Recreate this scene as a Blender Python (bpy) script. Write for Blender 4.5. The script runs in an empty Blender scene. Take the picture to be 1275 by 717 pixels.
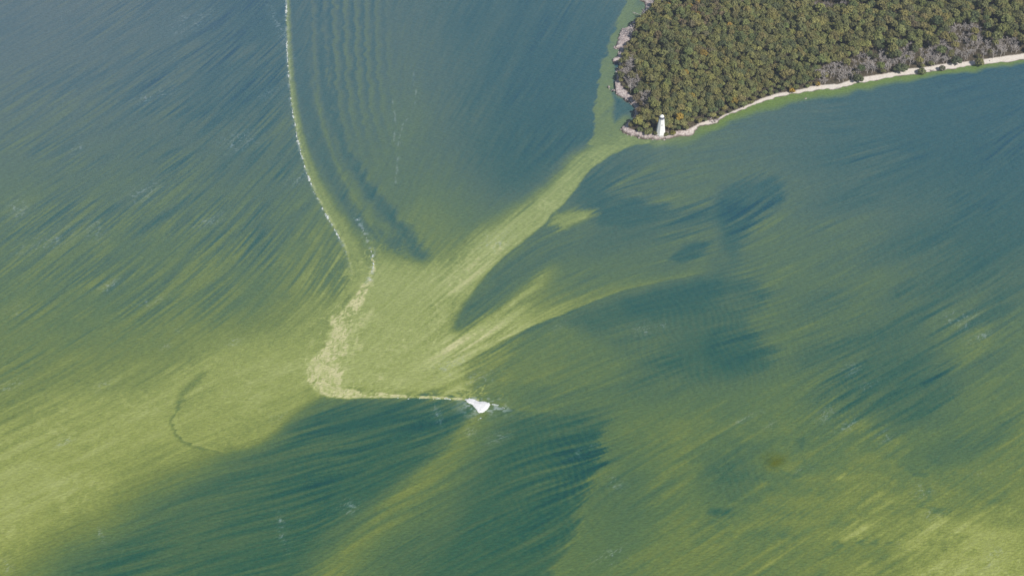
import bpy, bmesh, math, random
import numpy as np
from mathutils import Vector, Matrix
# ================================================================= camera, sky, sun, exposure
scene = bpy.context.scene
CAM_POS = (0.0, 0.0, 920.0); CAM_PITCH = 42.0; CAM_HFOV = 40.0
cam_d = bpy.data.cameras.new("camera"); cam = bpy.data.objects.new("camera", cam_d)
scene.collection.objects.link(cam); scene.camera = cam
cam_d.sensor_fit = 'HORIZONTAL'; cam_d.angle = math.radians(CAM_HFOV)
cam_d.clip_start = 1.0; cam_d.clip_end = 20000.0
cam.location = CAM_POS; cam.rotation_euler = (math.radians(90 - CAM_PITCH), 0, 0)
SUN_EL = 44.0; SUN_AZ = 142.0          # azimuth clockwise from +Y: behind the camera, to its right
SUN_STRENGTH = 4.4; SKY_STRENGTH = 0.07; EXPOSURE = 0.0; HAZE = 0.000045
world = bpy.data.worlds.new("World"); scene.world = world; world.use_nodes = True
wn_ = world.node_tree; bg = wn_.nodes['Background']
sky = wn_.nodes.new('ShaderNodeTexSky'); sky.sky_type = 'NISHITA'; sky.sun_disc = False
sky.sun_elevation = math.radians(SUN_EL); sky.sun_rotation = math.radians(SUN_AZ)
wn_.links.new(sky.outputs[0], bg.inputs[0]); bg.inputs[1].default_value = SKY_STRENGTH
sun_d = bpy.data.lights.new("sun", 'SUN'); sun_d.energy = SUN_STRENGTH; sun_d.angle = math.radians(0.53)
sun_d.color = (1.0, 0.955, 0.88)
sun = bpy.data.objects.new("sun", sun_d); scene.collection.objects.link(sun)
_e, _a = math.radians(SUN_EL), math.radians(SUN_AZ)
SUN_DIR = Vector((math.sin(_a) * math.cos(_e), math.cos(_a) * math.cos(_e), math.sin(_e)))
sun.rotation_euler = SUN_DIR.to_track_quat('Z', 'Y').to_euler(); sun.location = (600, -300, 1500)
scene.view_settings.view_transform = 'Standard'; scene.view_settings.look = 'None'
scene.view_settings.exposure = EXPOSURE; scene.view_settings.gamma = 1.0
scene.view_settings.use_curve_mapping = False
scene.cycles.volume_bounces = 1
# ---------------------------------------------------------------- chart: photo measurements -> metres on the lake

CAM_H = 920.0; PITCH = math.radians(42.0); HFOV = math.radians(40.0)
FPX = 637.5 / math.tan(HFOV / 2)
def at(px, py, z=0.0):
    """point on the level z that was measured at (px, py) on the photograph"""
    px = np.asarray(px, float); py = np.asarray(py, float)
    u = (px - 637.5) / FPX; v = (358.5 - py) / FPX
    cy = math.cos(PITCH) + v * math.sin(PITCH); cz = -math.sin(PITCH) + v * math.cos(PITCH)
    t = (z - CAM_H) / cz
    return u * t, cy * t
def chart(X, Y):
    """inverse of at() for z = 0"""
    d = Y * math.cos(PITCH) + CAM_H * math.sin(PITCH)
    h = Y * math.sin(PITCH) - CAM_H * math.cos(PITCH)
    return 637.5 + FPX * X / d, 358.5 - FPX * h / d
def sstep(a, b, x):
    t = np.clip((x - a) / (b - a), 0, 1); return t * t * (3 - 2 * t)
# ---------------------------------------------------------------- noise
def _hash(ix, iy, seed):
    h = (ix.astype(np.int64) * 374761393 + iy.astype(np.int64) * 668265263 + seed * 1274126177) & 0xffffffff
    h = ((h ^ (h >> 13)) * 1274126177) & 0xffffffff
    return ((h ^ (h >> 16)) & 0xffff) / 65535.0
def vnoise(x, y, seed=0):
    ix = np.floor(x); iy = np.floor(y); fx = x - ix; fy = y - iy
    fx = fx * fx * (3 - 2 * fx); fy = fy * fy * (3 - 2 * fy)
    a = _hash(ix, iy, seed); b = _hash(ix + 1, iy, seed); c = _hash(ix, iy + 1, seed); d = _hash(ix + 1, iy + 1, seed)
    return (a + (b - a) * fx) * (1 - fy) + (c + (d - c) * fx) * fy - 0.5
def fbm(x, y, oct=4, seed=0, g=0.5):
    s = 0; a = 1; n = 0
    for k in range(oct):
        s = s + a * vnoise(x * 2 ** k + 17.3 * k, y * 2 ** k - 9.1 * k, seed + k); n += a; a *= g
    return s / n * 2
# ---------------------------------------------------------------- polyline tools (all in chart units)
def smooth_poly(P, n=3):
    P = np.array(P, float)
    for _ in range(n):
        Q = [P[0]]
        for a, b in zip(P[:-1], P[1:]):
            Q += [a * .75 + b * .25, a * .25 + b * .75]
        Q.append(P[-1]); P = np.array(Q)
    return P
def pdist(x, y, P, rng=1e9):
    """distance, signed (right of travel direction positive when y points down), along 0..1"""
    P = smooth_poly(P, 2)
    L = np.r_[0, np.cumsum(np.hypot(*np.diff(P, axis=0).T))]
    D = np.full(x.shape, 1e9); S = np.full(x.shape, 1e9); T = np.zeros(x.shape)
    m = (x > P[:, 0].min() - rng) & (x < P[:, 0].max() + rng) & (y > P[:, 1].min() - rng) & (y < P[:, 1].max() + rng)
    xx = x[m]; yy = y[m]; d = np.full(xx.shape, 1e9); s = np.full(xx.shape, 1e9); t = np.zeros(xx.shape)
    for i in range(len(P) - 1):
        ax, ay = P[i]; bx, by = P[i + 1]; vx = bx - ax; vy = by - ay; l2 = vx * vx + vy * vy + 1e-9
        k = np.clip(((xx - ax) * vx + (yy - ay) * vy) / l2, 0, 1)
        dx = xx - ax - k * vx; dy = yy - ay - k * vy; dd = np.hypot(dx, dy)
        c = dd < d - 1e-6
        d = np.where(c, dd, d); s = np.where(c, np.sign(vx * dy - vy * dx) * dd, s)
        t = np.where(c, (L[i] + k * math.sqrt(l2)) / L[-1], t)
    D[m] = d; S[m] = s; T[m] = t
    return D, S, T
def inpoly(x, y, P):
    """signed distance, positive inside"""
    P = np.array(P, float); Q = np.vstack([P, P[:1]])
    d = np.full(x.shape, 1e9); ins = np.zeros(x.shape, bool)
    for (ax, ay), (bx, by) in zip(Q[:-1], Q[1:]):
        vx = bx - ax; vy = by - ay; k = np.clip(((x - ax) * vx + (y - ay) * vy) / (vx * vx + vy * vy + 1e-9), 0, 1)
        d = np.minimum(d, np.hypot(x - ax - k * vx, y - ay - k * vy))
        c = ((ay > y) != (by > y)) & (x < (bx - ax) * (y - ay) / (by - ay + 1e-12) + ax)
        ins ^= c
    return np.where(ins, d, -d)
def blob(x, y, cx, cy, rx, ry, deg=0, p=2.0):
    a = math.radians(deg); dx = x - cx; dy = y - cy
    u = (dx * math.cos(a) - dy * math.sin(a)) / rx; v = (dx * math.sin(a) + dy * math.cos(a)) / ry
    return np.exp(-(u * u + v * v) ** (p / 2))
def sinterp(t, ks, vs):
    return np.interp(t, ks, vs)
# ---------------------------------------------------------------- the water: algae density over the lake, metre grid
GX0, GX1, GY0, GY1, GS = -700.0, 700.0, 655.0, 1600.0, 1.0
BASE_X = np.linspace(0, 1275, 13); BASE_Y = np.array([0, 90, 180, 270, 360, 450, 540, 630, 717.0])
BASE = np.array([
 [.26,.27,.20,.10,.28,.26,.15,.22,.30,.25,.12,.10,.10],
 [.30,.28,.22,.16,.27,.32,.18,.14,.32,.26,.18,.12,.12],
 [.36,.34,.30,.26,.32,.38,.24,.24,.36,.34,.26,.18,.14],
 [.43,.40,.38,.37,.47,.47,.42,.34,.38,.40,.36,.28,.20],
 [.48,.46,.46,.47,.63,.62,.46,.42,.38,.40,.40,.34,.32],
 [.56,.58,.60,.65,.67,.62,.47,.50,.40,.42,.38,.40,.46],
 [.68,.72,.66,.48,.32,.36,.36,.44,.48,.44,.48,.44,.52],
 [.78,.62,.38,.28,.30,.40,.28,.30,.50,.50,.56,.54,.62],
 [.58,.38,.28,.26,.40,.30,.28,.44,.54,.54,.60,.66,.70]])
def bicubic(x, y):
    fx = np.clip(x / 106.25, 0, 11.999); fy = np.clip(np.interp(y, BASE_Y, np.arange(9)), 0, 7.999)
    ix = fx.astype(int); iy = fy.astype(int); tx = fx - ix; ty = fy - iy
    tx = tx * tx * (3 - 2 * tx); ty = ty * ty * (3 - 2 * ty)
    B = BASE
    return (B[iy, ix] * (1 - tx) + B[iy, ix + 1] * tx) * (1 - ty) + (B[iy + 1, ix] * (1 - tx) + B[iy + 1, ix + 1] * tx) * ty
# streak headings measured on the photo: x, y, degrees above the horizontal, strength
FLOW = [(40,60,30,.5),(200,40,32,.8),(330,60,42,1),(60,200,32,.9),(200,170,34,.9),(330,180,45,1),(60,330,38,1),(200,300,42,1),
 (340,300,50,1),(400,330,60,.6),(80,430,32,.7),(220,420,36,.6),(320,400,40,.4),(60,520,25,.4),(200,520,26,.35),(300,470,22,.3),(40,620,28,.4),
 (150,640,20,.5),(300,600,12,.9),(420,560,10,1),(500,530,12,.9),(330,680,12,.8),(150,700,12,.8),(480,600,25,.6),(450,690,38,.4),
 (560,600,30,.5),(640,560,18,.5),(720,540,12,.9),(700,590,12,.8),(650,650,25,.4),(740,640,50,.3),(800,620,35,.45),(800,700,30,.45),
 (420,60,82,.15),(500,80,80,.15),(600,60,62,.35),(700,60,60,.35),(600,180,60,.3),(700,160,55,.3),(520,230,70,.25),(440,200,62,.3),
 (500,300,60,.4),(540,360,40,.35),(480,430,40,.2),(620,310,42,.3),(680,250,42,.3),(740,200,40,.3),(620,370,42,.7),(600,410,35,.6),
 (680,370,27,.7),(700,290,18,.6),(790,260,8,.8),(860,300,18,.8),(930,240,35,.8),(960,250,35,.8),(820,350,12,.5),(900,345,10,.4),
 (760,400,15,.3),(860,400,12,.4),(940,430,15,.5),(700,450,25,.35),(600,470,25,.4),(860,520,30,.4),(900,590,35,.5),
 (1000,170,-5,.3),(900,190,5,.3),(1100,120,5,.15),(1200,130,15,.15),(1060,230,20,.5),(1180,260,30,.6),(1250,200,40,.4),(1050,330,28,.55),(1150,350,30,.6),
 (1250,330,35,.6),(1030,430,22,.8),(1120,470,28,1),(1180,510,30,1),(1250,450,32,.5),(1010,520,38,.6),(1080,600,38,.6),(1200,600,35,.6),
 (980,650,33,.6),(1100,690,30,.5),(1240,690,40,.5),(880,680,35,.5)]
def flow(px, py):
    c = np.zeros(px.shape); s = np.zeros(px.shape); a = np.zeros(px.shape); w0 = np.zeros(px.shape)
    for x, y, d, k in FLOW:
        w = 1.0 / (((px - x) ** 2 + (py - y) ** 2) + 900.0) ** 1.6
        r = math.radians(2 * d); c += w * math.cos(r); s += w * math.sin(r); a += w * k; w0 += w
    return 0.5 * np.arctan2(s, c), a / w0
def lic(shape, ang, noises, L, step):
    """line integral of each noise along the flow; ang in grid space"""
    H, W = shape; jj, ii = np.meshgrid(np.arange(W, dtype=np.float32), np.arange(H, dtype=np.float32))
    cx = np.cos(ang).astype(np.float32); sy = np.sin(ang).astype(np.float32)
    acc = [n.copy() for n in noises]
    for sgn in (1, -1):
        x = jj.copy(); y = ii.copy()
        for k in range(L):
            xi = np.clip((x + .5).astype(np.int32), 0, W - 1); yi = np.clip((y + .5).astype(np.int32), 0, H - 1)
            x += sgn * step * cx[yi, xi]; y += sgn * step * sy[yi, xi]
            xi = np.clip((x + .5).astype(np.int32), 0, W - 1); yi = np.clip((y + .5).astype(np.int32), 0, H - 1)
            wgt = 1 - (k / L) ** 2
            for q, n in enumerate(noises): acc[q] += wgt * n[yi, xi]
    out = []
    for a in acc:
        a = a - a.mean(); out.append(a / a.std())
    return out
# fronts and bands, traced on the photo
FRONT = [(357,-60),(357,0),(357,40),(360,100),(366,150),(377,200),(390,235),(405,265),(420,290),(431,310),(437,335),(438,352)]
FRONT2 = [(444,272),(450,283),(456,294),(462,308),(465,322),(464,336),(459,350)]
SCUM = [(464,322),(462,345),(452,362),(436,382),(422,402),(412,428),(402,448),(392,464),(392,478),(404,488),(440,491),(500,493),(550,495),(592,498)]
EDGE = [(330,500),(360,492),(386,486),(400,491),(440,493),(500,495),(550,496),(586,497),(606,504),(630,508),(660,512),(700,516),(760,516)]
BANDA = [(835,176),(800,178),(765,188),(738,204),(715,226),(695,248),(668,276),(640,303),(612,330),(580,356),(540,385),(500,420),(470,452),(430,480)]
STREAM_E = [(560,408),(567,400),(583,373),(600,350),(619,327),(639,312),(658,297),(676,280),(690,263),(699,258),(712,240),(722,229),(735,211),(757,196),(775,186),(800,179),(835,177)][::-1]
RAYB = [(900,343),(850,346),(800,358),(750,374),(705,388),(660,405),(620,425),(585,445),(550,462)]
SCUMP = [(463,325),(468,335),(463,352),(456,368),(447,384),(438,400),(434,420),(432,440),(428,462),(422,482),(440,487),(460,491),(430,493),(403,491),(388,484),(380,474),(384,455),(393,444),(402,434),(408,418),(411,402),(423,386),(441,369),(456,350)]
LOOP = [(262,452),(246,470),(230,485),(222,500),(217,515),(217,530),(222,545),(236,555),(252,559),(270,563),(290,566)]
SHOREW = [(783,-60),(780,0),(775,20),(766,38),(756,60),(750,80),(745,105),(742,135),(739,165),(728,185),(715,205)]
BEACH_S = [(815,175),(850,171),(865,163),(880,155),(902,145),(930,134),(975,119),(1015,112),(1046,110),(1095,100),(1150,91),(1200,84),(1240,79),(1300,70),(1500,40)]
EDGE_E = [(762,505),(758,535),(752,560),(742,592),(733,620),(722,645),(706,680),(690,717),(677,760)]
FOAMP = [(95,187,12,5),(190,120,25,8),(235,28,30,12),(118,285,14,14),(180,240,25,10),(22,260,12,12),(335,117,14,6),(370,222,14,8),(300,175,25,12),(262,275,20,6),
 (20,385,10,8),(222,411,8,6),(130,480,14,5),(205,430,10,4),(290,425,10,5),(80,550,12,5),(140,355,18,6),(190,375,15,5),(12,480,18,6),(60,300,40,10),
 (345,520,12,5),(545,515,5,14),(546,525,3,8),(125,665,3,10),(10,705,6,10),(352,670,4,16),(350,650,4,12),(600,470,18,10),(560,455,20,10),(615,300,20,12),
 (690,408,14,3),(800,410,12,8),(826,405,12,4),(1030,515,14,7),(1058,530,16,5),(1100,545,10,6),(1103,538,5,3),(1215,589,10,4),(1180,395,16,8),(1060,460,10,8),
 (1080,480,12,4),(1240,690,10,8),(1232,700,8,4),(1120,683,8,8),(930,520,18,4),(960,530,10,4),(720,565,14,4),(738,555,4,8),(765,600,8,10),(620,545,14,6),
 (585,537,8,6),(1000,585,10,5),(1150,610,12,8),(1160,640,10,6),(1200,400,20,10),(1220,420,16,5),(430,625,8,4),(434,632,14,8),(760,690,20,6),(770,700,14,4),(350,40,6,40)]
FOAML = [[(515,90),(516,105),(519,120),(515,132),(508,145),(502,158),(497,170),(495,190),(494,205),(493,225),(495,238),(499,250)],
 [(488,125),(492,140),(493,152),(490,165),(491,180),(496,195),(496,212),(492,228)],[(497,165),(500,180),(499,195),(497,215)],
 [(540,505),(546,515),(550,528),(547,532)]]
def rampcol(a, f):
    K = [0, .12, .3, .45, .6, .75, .88, 1.0]
    B = np.array([(46,84,82),(57,96,84),(80,111,83),(94,121,81),(121,136,77),(151,160,90),(172,180,112),(204,201,148)], float)
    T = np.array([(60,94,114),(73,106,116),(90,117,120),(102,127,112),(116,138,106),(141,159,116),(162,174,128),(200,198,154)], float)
    out = np.empty(a.shape + (3,), np.float32)
    for c in range(3):
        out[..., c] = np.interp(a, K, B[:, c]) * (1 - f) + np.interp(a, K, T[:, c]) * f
    return out
def make_water():
    xs = np.arange(GX0, GX1 + .1, GS); ys = np.arange(GY0, GY1 + .1, GS)
    X, Y = np.meshgrid(xs, ys); px, py = chart(X, Y)
    # flow in metres
    sub = (slice(None, None, 6), slice(None, None, 6))
    an, st = flow(px[sub], py[sub])
    def up(A):
        h, w = A.shape; fi = np.clip(np.arange(len(ys)) / 6, 0, h - 1.001); fj = np.clip(np.arange(len(xs)) / 6, 0, w - 1.001)
        i = fi.astype(int); j = fj.astype(int); ti = (fi - i)[:, None]; tj = (fj - j)[None, :]
        return (A[i][:, j] * (1 - ti) + A[i + 1][:, j] * ti) * (1 - tj) + (A[i][:, j + 1] * (1 - ti) + A[i + 1][:, j + 1] * ti) * tj
    ca = up(np.cos(2 * an)); sa = up(np.sin(2 * an)); st = up(st); an = 0.5 * np.arctan2(sa, ca)
    ax, ay = at(px + 3 * np.cos(an), py - 3 * np.sin(an)); wang = np.arctan2(ay - Y, ax - X)
    rs = np.random.RandomState(5); H, W = X.shape
    def wn(scale, seed):
        return (vnoise(X / scale, Y / scale, seed) + .5 * vnoise(X / scale * 2.3, Y / scale * 2.3, seed + 9)).astype(np.float32)
    fine, mid = lic(X.shape, wang, [rs.randn(H, W).astype(np.float32), wn(2.6, 3)], 20, 1.7)
    mid2, coarse = lic(X.shape, wang, [wn(6, 7), wn(18, 5)], 16, 3.0)
    # feathered coordinates: shift along the streaks by the streak value
    sh = 6 * st * np.clip(mid2, -2.2, 2.2) + 10 * st * np.clip(mid, -2, 2) + 4 * fbm(X / 40, Y / 40, 3, 21)
    wx = px + np.cos(an) * sh + 6 * fbm(X / 50, Y / 50, 4, 31); wy = py - np.sin(an) * sh + 5 * fbm(X / 45, Y / 45, 4, 41)
    nx = px + 3.0 * fbm(X / 16, Y / 16, 4, 51) + 1.2 * fbm(X / 4, Y / 4, 2, 55); ny = py + 2.5 * fbm(X / 16, Y / 16, 4, 61)
    rx = px + 13 * fbm(X / 13, Y / 13, 5, 56) + 2.5 * np.clip(mid, -2, 2); ry = py + 10 * fbm(X / 13, Y / 13, 5, 57)
    a = bicubic(wx + 30 * fbm(X / 200, Y / 200, 2, 71), wy + 25 * fbm(X / 200, Y / 200, 2, 81))
    amp = st * .085
    hx0 = px + np.cos(an) * 7 * np.clip(mid + .6 * mid2, -2, 2) + 5 * fbm(X / 30, Y / 30, 4, 391); hy0 = py - np.sin(an) * 7 * np.clip(mid + .6 * mid2, -2, 2) + 5 * fbm(X / 30, Y / 30, 4, 392)
    def mix(a, t, w): return a + (t - a) * np.clip(w, 0, 1)
    fx_ = px + np.cos(an) * 4 * np.clip(mid + .5 * mid2, -2, 2) + 6 * fbm(X / 25, Y / 25, 4, 395); fy_ = py - np.sin(an) * 4 * np.clip(mid + .5 * mid2, -2, 2) + 6 * fbm(X / 25, Y / 25, 4, 396)
    calm = blob(px, py, 300, 600, 330, 130, 12, 4); wx = wx + (px - wx) * .6 * calm; wy = wy + (py - wy) * .6 * calm; fx_ = fx_ + (px - fx_) * .4 * calm
    # centre basin between front and point
    a = mix(a, .10, .75 * blob(wx, wy, 650, 40, 70, 130, -20)); a = mix(a, .12, .85 * blob(wx, wy, 690, 165, 60, 60, 40))
    a = mix(a, .12, .6 * blob(wx, wy, 645, 215, 45, 25, 40)); a = mix(a, .40, .6 * blob(wx, wy, 490, 190, 60, 90))
    a = mix(a, .30, .45 * blob(wx, wy, 600, 60, 18, 200, -27)); a = mix(a, .28, .4 * blob(wx, wy, 655, 40, 10, 150, -27))
    # dark patches, right half
    for q in [(740,248,24,26,30,.2,.8),(745,240,26,22,30,.16,.8),(780,290,90,26,12,.24,.7),
              (850,450,90,50,10,.26,.6),(810,480,70,20,10,.3,.5),
              (1090,425,100,18,18,.20,.7),(1110,462,80,26,24,.20,.85),(1140,500,85,30,26,.17,.9),(1205,552,50,18,28,.24,.75),(1060,470,70,30,20,.24,.7),
              (1180,350,110,24,28,.16,.5),(1140,300,100,20,18,.14,.5),(1230,290,70,60,40,.14,.5),(915,590,42,40,0,.16,.85),
              (1050,250,60,18,15,.14,.5),(1000,380,50,20,15,.2,.5),(1020,440,40,12,20,.14,.6),(1150,190,200,60,-5,.10,.4),
              (660,485,28,10,-12,.30,.8),(1005,585,20,8,30,.3,.6)]:
        a = mix(a, q[5], q[6] * blob(wx, wy, q[0], q[1], q[2], q[3], q[4], 3))
    for PG, v_, sf in (([(890,245),(903,230),(930,221),(955,221),(972,227),(979,240),(971,254),(955,262),(942,275),(932,292),(926,312),(915,322),(903,312),(898,292),(888,272)], .16, 9),
                   ([(735,262),(760,250),(795,244),(832,249),(836,258),(810,272),(778,281),(748,278)], .14, 8), ([(835,319),(850,308),(870,300),(886,302),(885,314),(868,322),(845,326)], .12, 4),
                   ([(700,400),(740,378),(800,362),(850,349),(905,342),(940,343),(952,358),(948,385),(932,395),(937,410),(958,425),(972,436),(966,452),(940,465),(900,474),(850,470),(800,458),(760,430)], .22, 10),
                   ([(770,372),(850,352),(895,348),(898,372),(870,392),(820,398),(780,392)], .13, 10), ([(880,412),(930,415),(968,436),(955,455),(905,460),(870,440)], .12, 9)):
        S = inpoly(fx_, fy_, PG); a = mix(a, v_, .92 * sstep(-sf, sf, S))
    a = mix(a, .34, .8 * sstep(-3, 4, inpoly(fx_, fy_, [(892,376),(905,368),(930,366),(942,374),(938,386),(915,388),(898,386)])))
    a = mix(a, .24, .6 * blob(hx0, hy0, 905, 322, 22, 30, 0, 3)); a = mix(a, .26, .5 * blob(hx0, hy0, 845, 282, 50, 16, 10, 3)); a = mix(a, .24, .5 * blob(hx0, hy0, 900, 400, 50, 30, 0, 3))
    for q in [(1010,470,60,12,28,.48,.6),(1000,500,60,30,35,.5,.6),(975,390,20,50,-20,.40,.6),(960,340,40,16,0,.42,.7),(760,440,90,30,15,.45,.6),
              (1235,490,60,70,0,.5,.6),(1090,640,110,40,-25,.62,.6),(1220,690,70,45,-20,.80,.85),(1000,640,70,40,-30,.58,.5),(960,570,90,50,30,.50,.4),(840,540,60,40,30,.5,.5),
              (1100,560,60,16,-25,.52,.7),(1240,600,50,30,0,.58,.6),(830,545,50,16,25,.56,.5),(860,690,90,30,20,.58,.4)]:
        a = mix(a, q[5], q[6] * blob(wx, wy, q[0], q[1], q[2], q[3], q[4], 3))
    # bright plume, lower left
    P = [(-60,640),(0,610),(120,560),(220,515),(300,480),(380,455)]
    d, s, t = pdist(wx, wy, P, 200); wd = np.where(s > 0, sinterp(t, [0, 1], [85, 60]), sinterp(t, [0, 1], [75, 50]))
    a = mix(a, .78, .85 * np.exp(-(d / wd) ** 2.2))
    a = mix(a, .80, .6 * blob(wx, wy, 330, 480, 90, 42, 18, 3)); a = mix(a, .86, .5 * blob(wx, wy, 30, 610, 70, 22, 25))
    a = mix(a, .70, .5 * blob(wx, wy, 390, 390, 40, 40, 40))
    # the dark water south of the front
    S = inpoly(wx * .5 + fx_ * .5, wy * .5 + fy_ * .5, [(285,574),(325,556),(360,530),(384,508),(400,497),(590,500),(600,520),(560,565),(500,605),(430,650),(390,690),(360,760),(60,760),(80,700),(190,640),(250,598)])
    a = mix(a, .17 + .10 * sstep(500, 200, wx), .95 * sstep(-14, 26, S))
    a = mix(a, .10, .5 * blob(wx, wy, 470, 520, 110, 20, 5, 3))
    d, s, t = pdist(wx, wy, [(600,512),(560,560),(500,620),(440,680),(380,760)], 120)
    a = mix(a, .56, .9 * np.exp(-(d / np.where(s > 0, sinterp(t, [0, 1], [9, 24]), sinterp(t, [0, 1], [18, 40]))) ** 2))
    S = inpoly(wx * .75 + nx * .25, wy * .75 + ny * .25, [(640,516),(700,520),(757,516),(752,560),(742,600),(722,650),(690,720),(670,770),(480,770),(540,680),(590,590),(620,540)])
    a = mix(a, .20, .9 * sstep(-16, 30, S)); a = mix(a, .10, .8 * blob(wx, wy, 722, 560, 42, 40, 0, 3)); a = mix(a, .16, .5 * blob(wx, wy, 690, 620, 40, 40, 0, 3))
    d, s, t = pdist(hx0, hy0, EDGE_E, 70)
    a = np.where(py > 505, mix(a, .47, .8 * np.exp(-(d / 46) ** 2) * sstep(8, -4, s) * sstep(0, .12, t)), a)
    a = mix(a, .55, .45 * np.exp(-((s + 4) / 3) ** 2) * sstep(.35, .6, t) * (t < .99))
    # region between front line and lighthouse stream: bright middle
    S = inpoly(wx * .6 + px * .4, wy * .6 + py * .4, [(440,345),(470,315),(520,325),(560,330),(610,320),(560,375),(575,420),(640,400),(600,425),(575,455),(590,492),(395,489),(388,470),(415,420)])
    a = mix(a, .80, .95 * sstep(-10, 14, S))
    a = mix(a, .60, .5 * blob(wx, wy, 520, 290, 50, 40, 30, 3))
    a = mix(a, .84, .5 * blob(wx, wy, 470, 475, 90, 10, -3)); a = mix(a, .80, .5 * blob(wx, wy, 545, 455, 60, 12, 25))
    a = mix(a, .56, .6 * blob(wx, wy, 640, 470, 60, 26, 10, 3))
    # the stream from the point
    cxx = wx * .25 + nx * .75; cyy = wy * .25 + ny * .75
    d, s, t = pdist(cxx, cyy, STREAM_E, 140); wd = sinterp(t, [0, .12, .3, .5, .75, 1], [16, 20, 30, 34, 48, 60])
    w = sstep(-1.6, 1.6, s) * sstep(1.35, .55, s / wd) * sstep(1, .85, t)
    a = mix(a, sinterp(t, [0, .2, .5, 1], [.66, .72, .80, .84]), .95 * w)
    for o, wt in ((5, 1.2), (12, 1.0), (20, .9)):
        a = a + .06 * np.exp(-((s - o - 4 * fbm(X / 30, Y / 30, 2, 331 + o)) / wt) ** 2) * sstep(.12, .2, t) * sstep(.95, .6, t) * sstep(-.2, .2, fbm(X / 24, Y / 24, 2, 341 + o))
    # dark wedge and lighter rays of the fan
    hx = px + np.cos(an) * (5 * np.clip(mid, -2, 2) + 2.5 * np.clip(mid2, -2, 2)) + 3 * fbm(X / 25, Y / 25, 3, 371); hy = py - np.sin(an) * (5 * np.clip(mid, -2, 2) + 2.5 * np.clip(mid2, -2, 2)) + 3 * fbm(X / 25, Y / 25, 3, 372)
    S = inpoly(hx, hy, [(562,412),(580,374),(606,344),(636,315),(664,291),(700,272),(748,280),(735,298),(706,316),(684,332),(670,345),(654,362),(630,384),(606,405),(586,414)])
    wedge = sstep(-5, 5, S); a = mix(a, .35, .97 * wedge)
    S = inpoly(hx, hy, [(684,280),(690,270),(715,263),(748,260),(744,267),(722,275),(704,283)]); a = mix(a, .72, .9 * sstep(-7, 3, S))
    d, s, t = pdist(hx, hy, [(703,320),(684,336),(663,358),(640,377),(605,404),(568,430)], 90)
    w = np.where(s > 0, np.exp(-(d / 9) ** 2), np.exp(-(d / sinterp(t, [0, 1], [20, 26])) ** 2))
    a = mix(a, sinterp(t, [0, .3, 1], [.50, .74, .88]), .95 * w * sstep(0, .2, t))
    a = mix(a, .44, .5 * blob(hx, hy, 700, 360, 50, 16, 28, 3))
    d, s, t = pdist(nx, ny, [(816,335),(790,343),(762,354),(730,366),(699,379),(670,392)], 30); a = mix(a, .56, .5 * np.exp(-(d / 2.2) ** 2) * sstep(0, .2, t))
    R3 = [(896,337),(865,341),(833,348),(774,360),(741,373),(707,388),(678,398),(649,411),(624,421),(582,442),(545,456)]
    d, s, t = pdist(px + 1.2 * fbm(X / 12, Y / 12, 3, 373), py + 1.2 * fbm(X / 12, Y / 12, 3, 374), R3, 90); sg = 1.0
    w = np.maximum(np.exp(-(d / 2.0) ** 2), np.where(s > 0, np.exp(-(d / sinterp(t, [0, .4, .6, 1], [5, 8, 20, 30])) ** 2) * .85, 0))
    a = mix(a, sinterp(t, [0, .3, .5, .7, 1], [.46, .58, .72, .82, .88]), w * .95 * sstep(0, .1, t))
    a = np.where(s < -1, mix(a, .34, .6 * sstep(18, 4, d) * sstep(.75, .6, t) * sstep(.05, .2, t)), a)
    rays = blob(px, py, 600, 425, 75, 36, 32, 4) + .8 * blob(px, py, 590, 350, 60, 60, 40, 4)
    a = a + .07 * np.clip(rays, 0, 1) * (1 - .75 * wedge) * np.clip(mid + .4 * mid2, -1.6, 2)
    # front edge: lighter north of it
    d, s, t = pdist(nx, ny, EDGE, 60)
    a = np.where((px > 600), mix(a, .62, .6 * np.exp(-(d / 9) ** 2) * sstep(3, -2, s) * sstep(1, .7, t)), a)
    # banded water east of the long foam front
    fx = px + 1.5 * fbm(X / 9, Y / 9, 4, 91); d, s, t = pdist(fx, py, FRONT, 260); e = -s
    ok = (py < 352)
    lo = sstep(330, 120, py)
    wv = 4.5 * fbm(X / 16, Y / 10, 4, 93); ph = (e + wv - 3) / 13.2
    saw = ph - np.floor(ph); band = (sstep(0, .2, saw) - sstep(.25, 1, saw)) - .42
    a = a + .23 * band * sstep(26, 34, e) * sstep(145, 90, e) * sstep(240, 60, py) * ok
    T1 = [(371,-60),(371,30),(376,90),(384,135),(397,180),(416,225),(436,258),(452,280),(470,292)]
    d1, s1, t1 = pdist(rx * .4 + nx * .6, ry * .4 + ny * .6, T1, 60); w1 = np.exp(-(d1 / sinterp(t1, [0, .4, .8, 1], [6, 8, 9, 7])) ** 3)
    a = mix(a, .17 + .10 * t1, .9 * w1)
    T2 = [(398,-60),(399,20),(402,90),(412,140),(430,190),(458,235),(485,270),(508,300),(524,318)]
    d1, s1, t1 = pdist(rx * .6 + nx * .4, ry * .6 + ny * .4, T2, 60); w1 = np.exp(-(d1 / sinterp(t1, [0, .4, .7, .9, 1], [3, 5, 7, 11, 9])) ** 3)
    a = mix(a, .17 + .05 * t1, .92 * w1 * sstep(0, .3, t1)); a = mix(a, .24, .85 * blob(rx, ry, 500, 304, 19, 13, -30, 3))
    d1, s1, t1 = pdist(nx, ny, [(384,60),(394,130),(410,185),(432,232),(452,262),(470,290),(476,300)], 40)
    a = mix(a, .52, .6 * np.exp(-(d1 / 2.6) ** 2) * sstep(0, .3, t1))
    # scum band hugging the front
    wb = sinterp(t, [0, .15, .5, .75, 1], [5, 5, 8, 14, 22])
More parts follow.
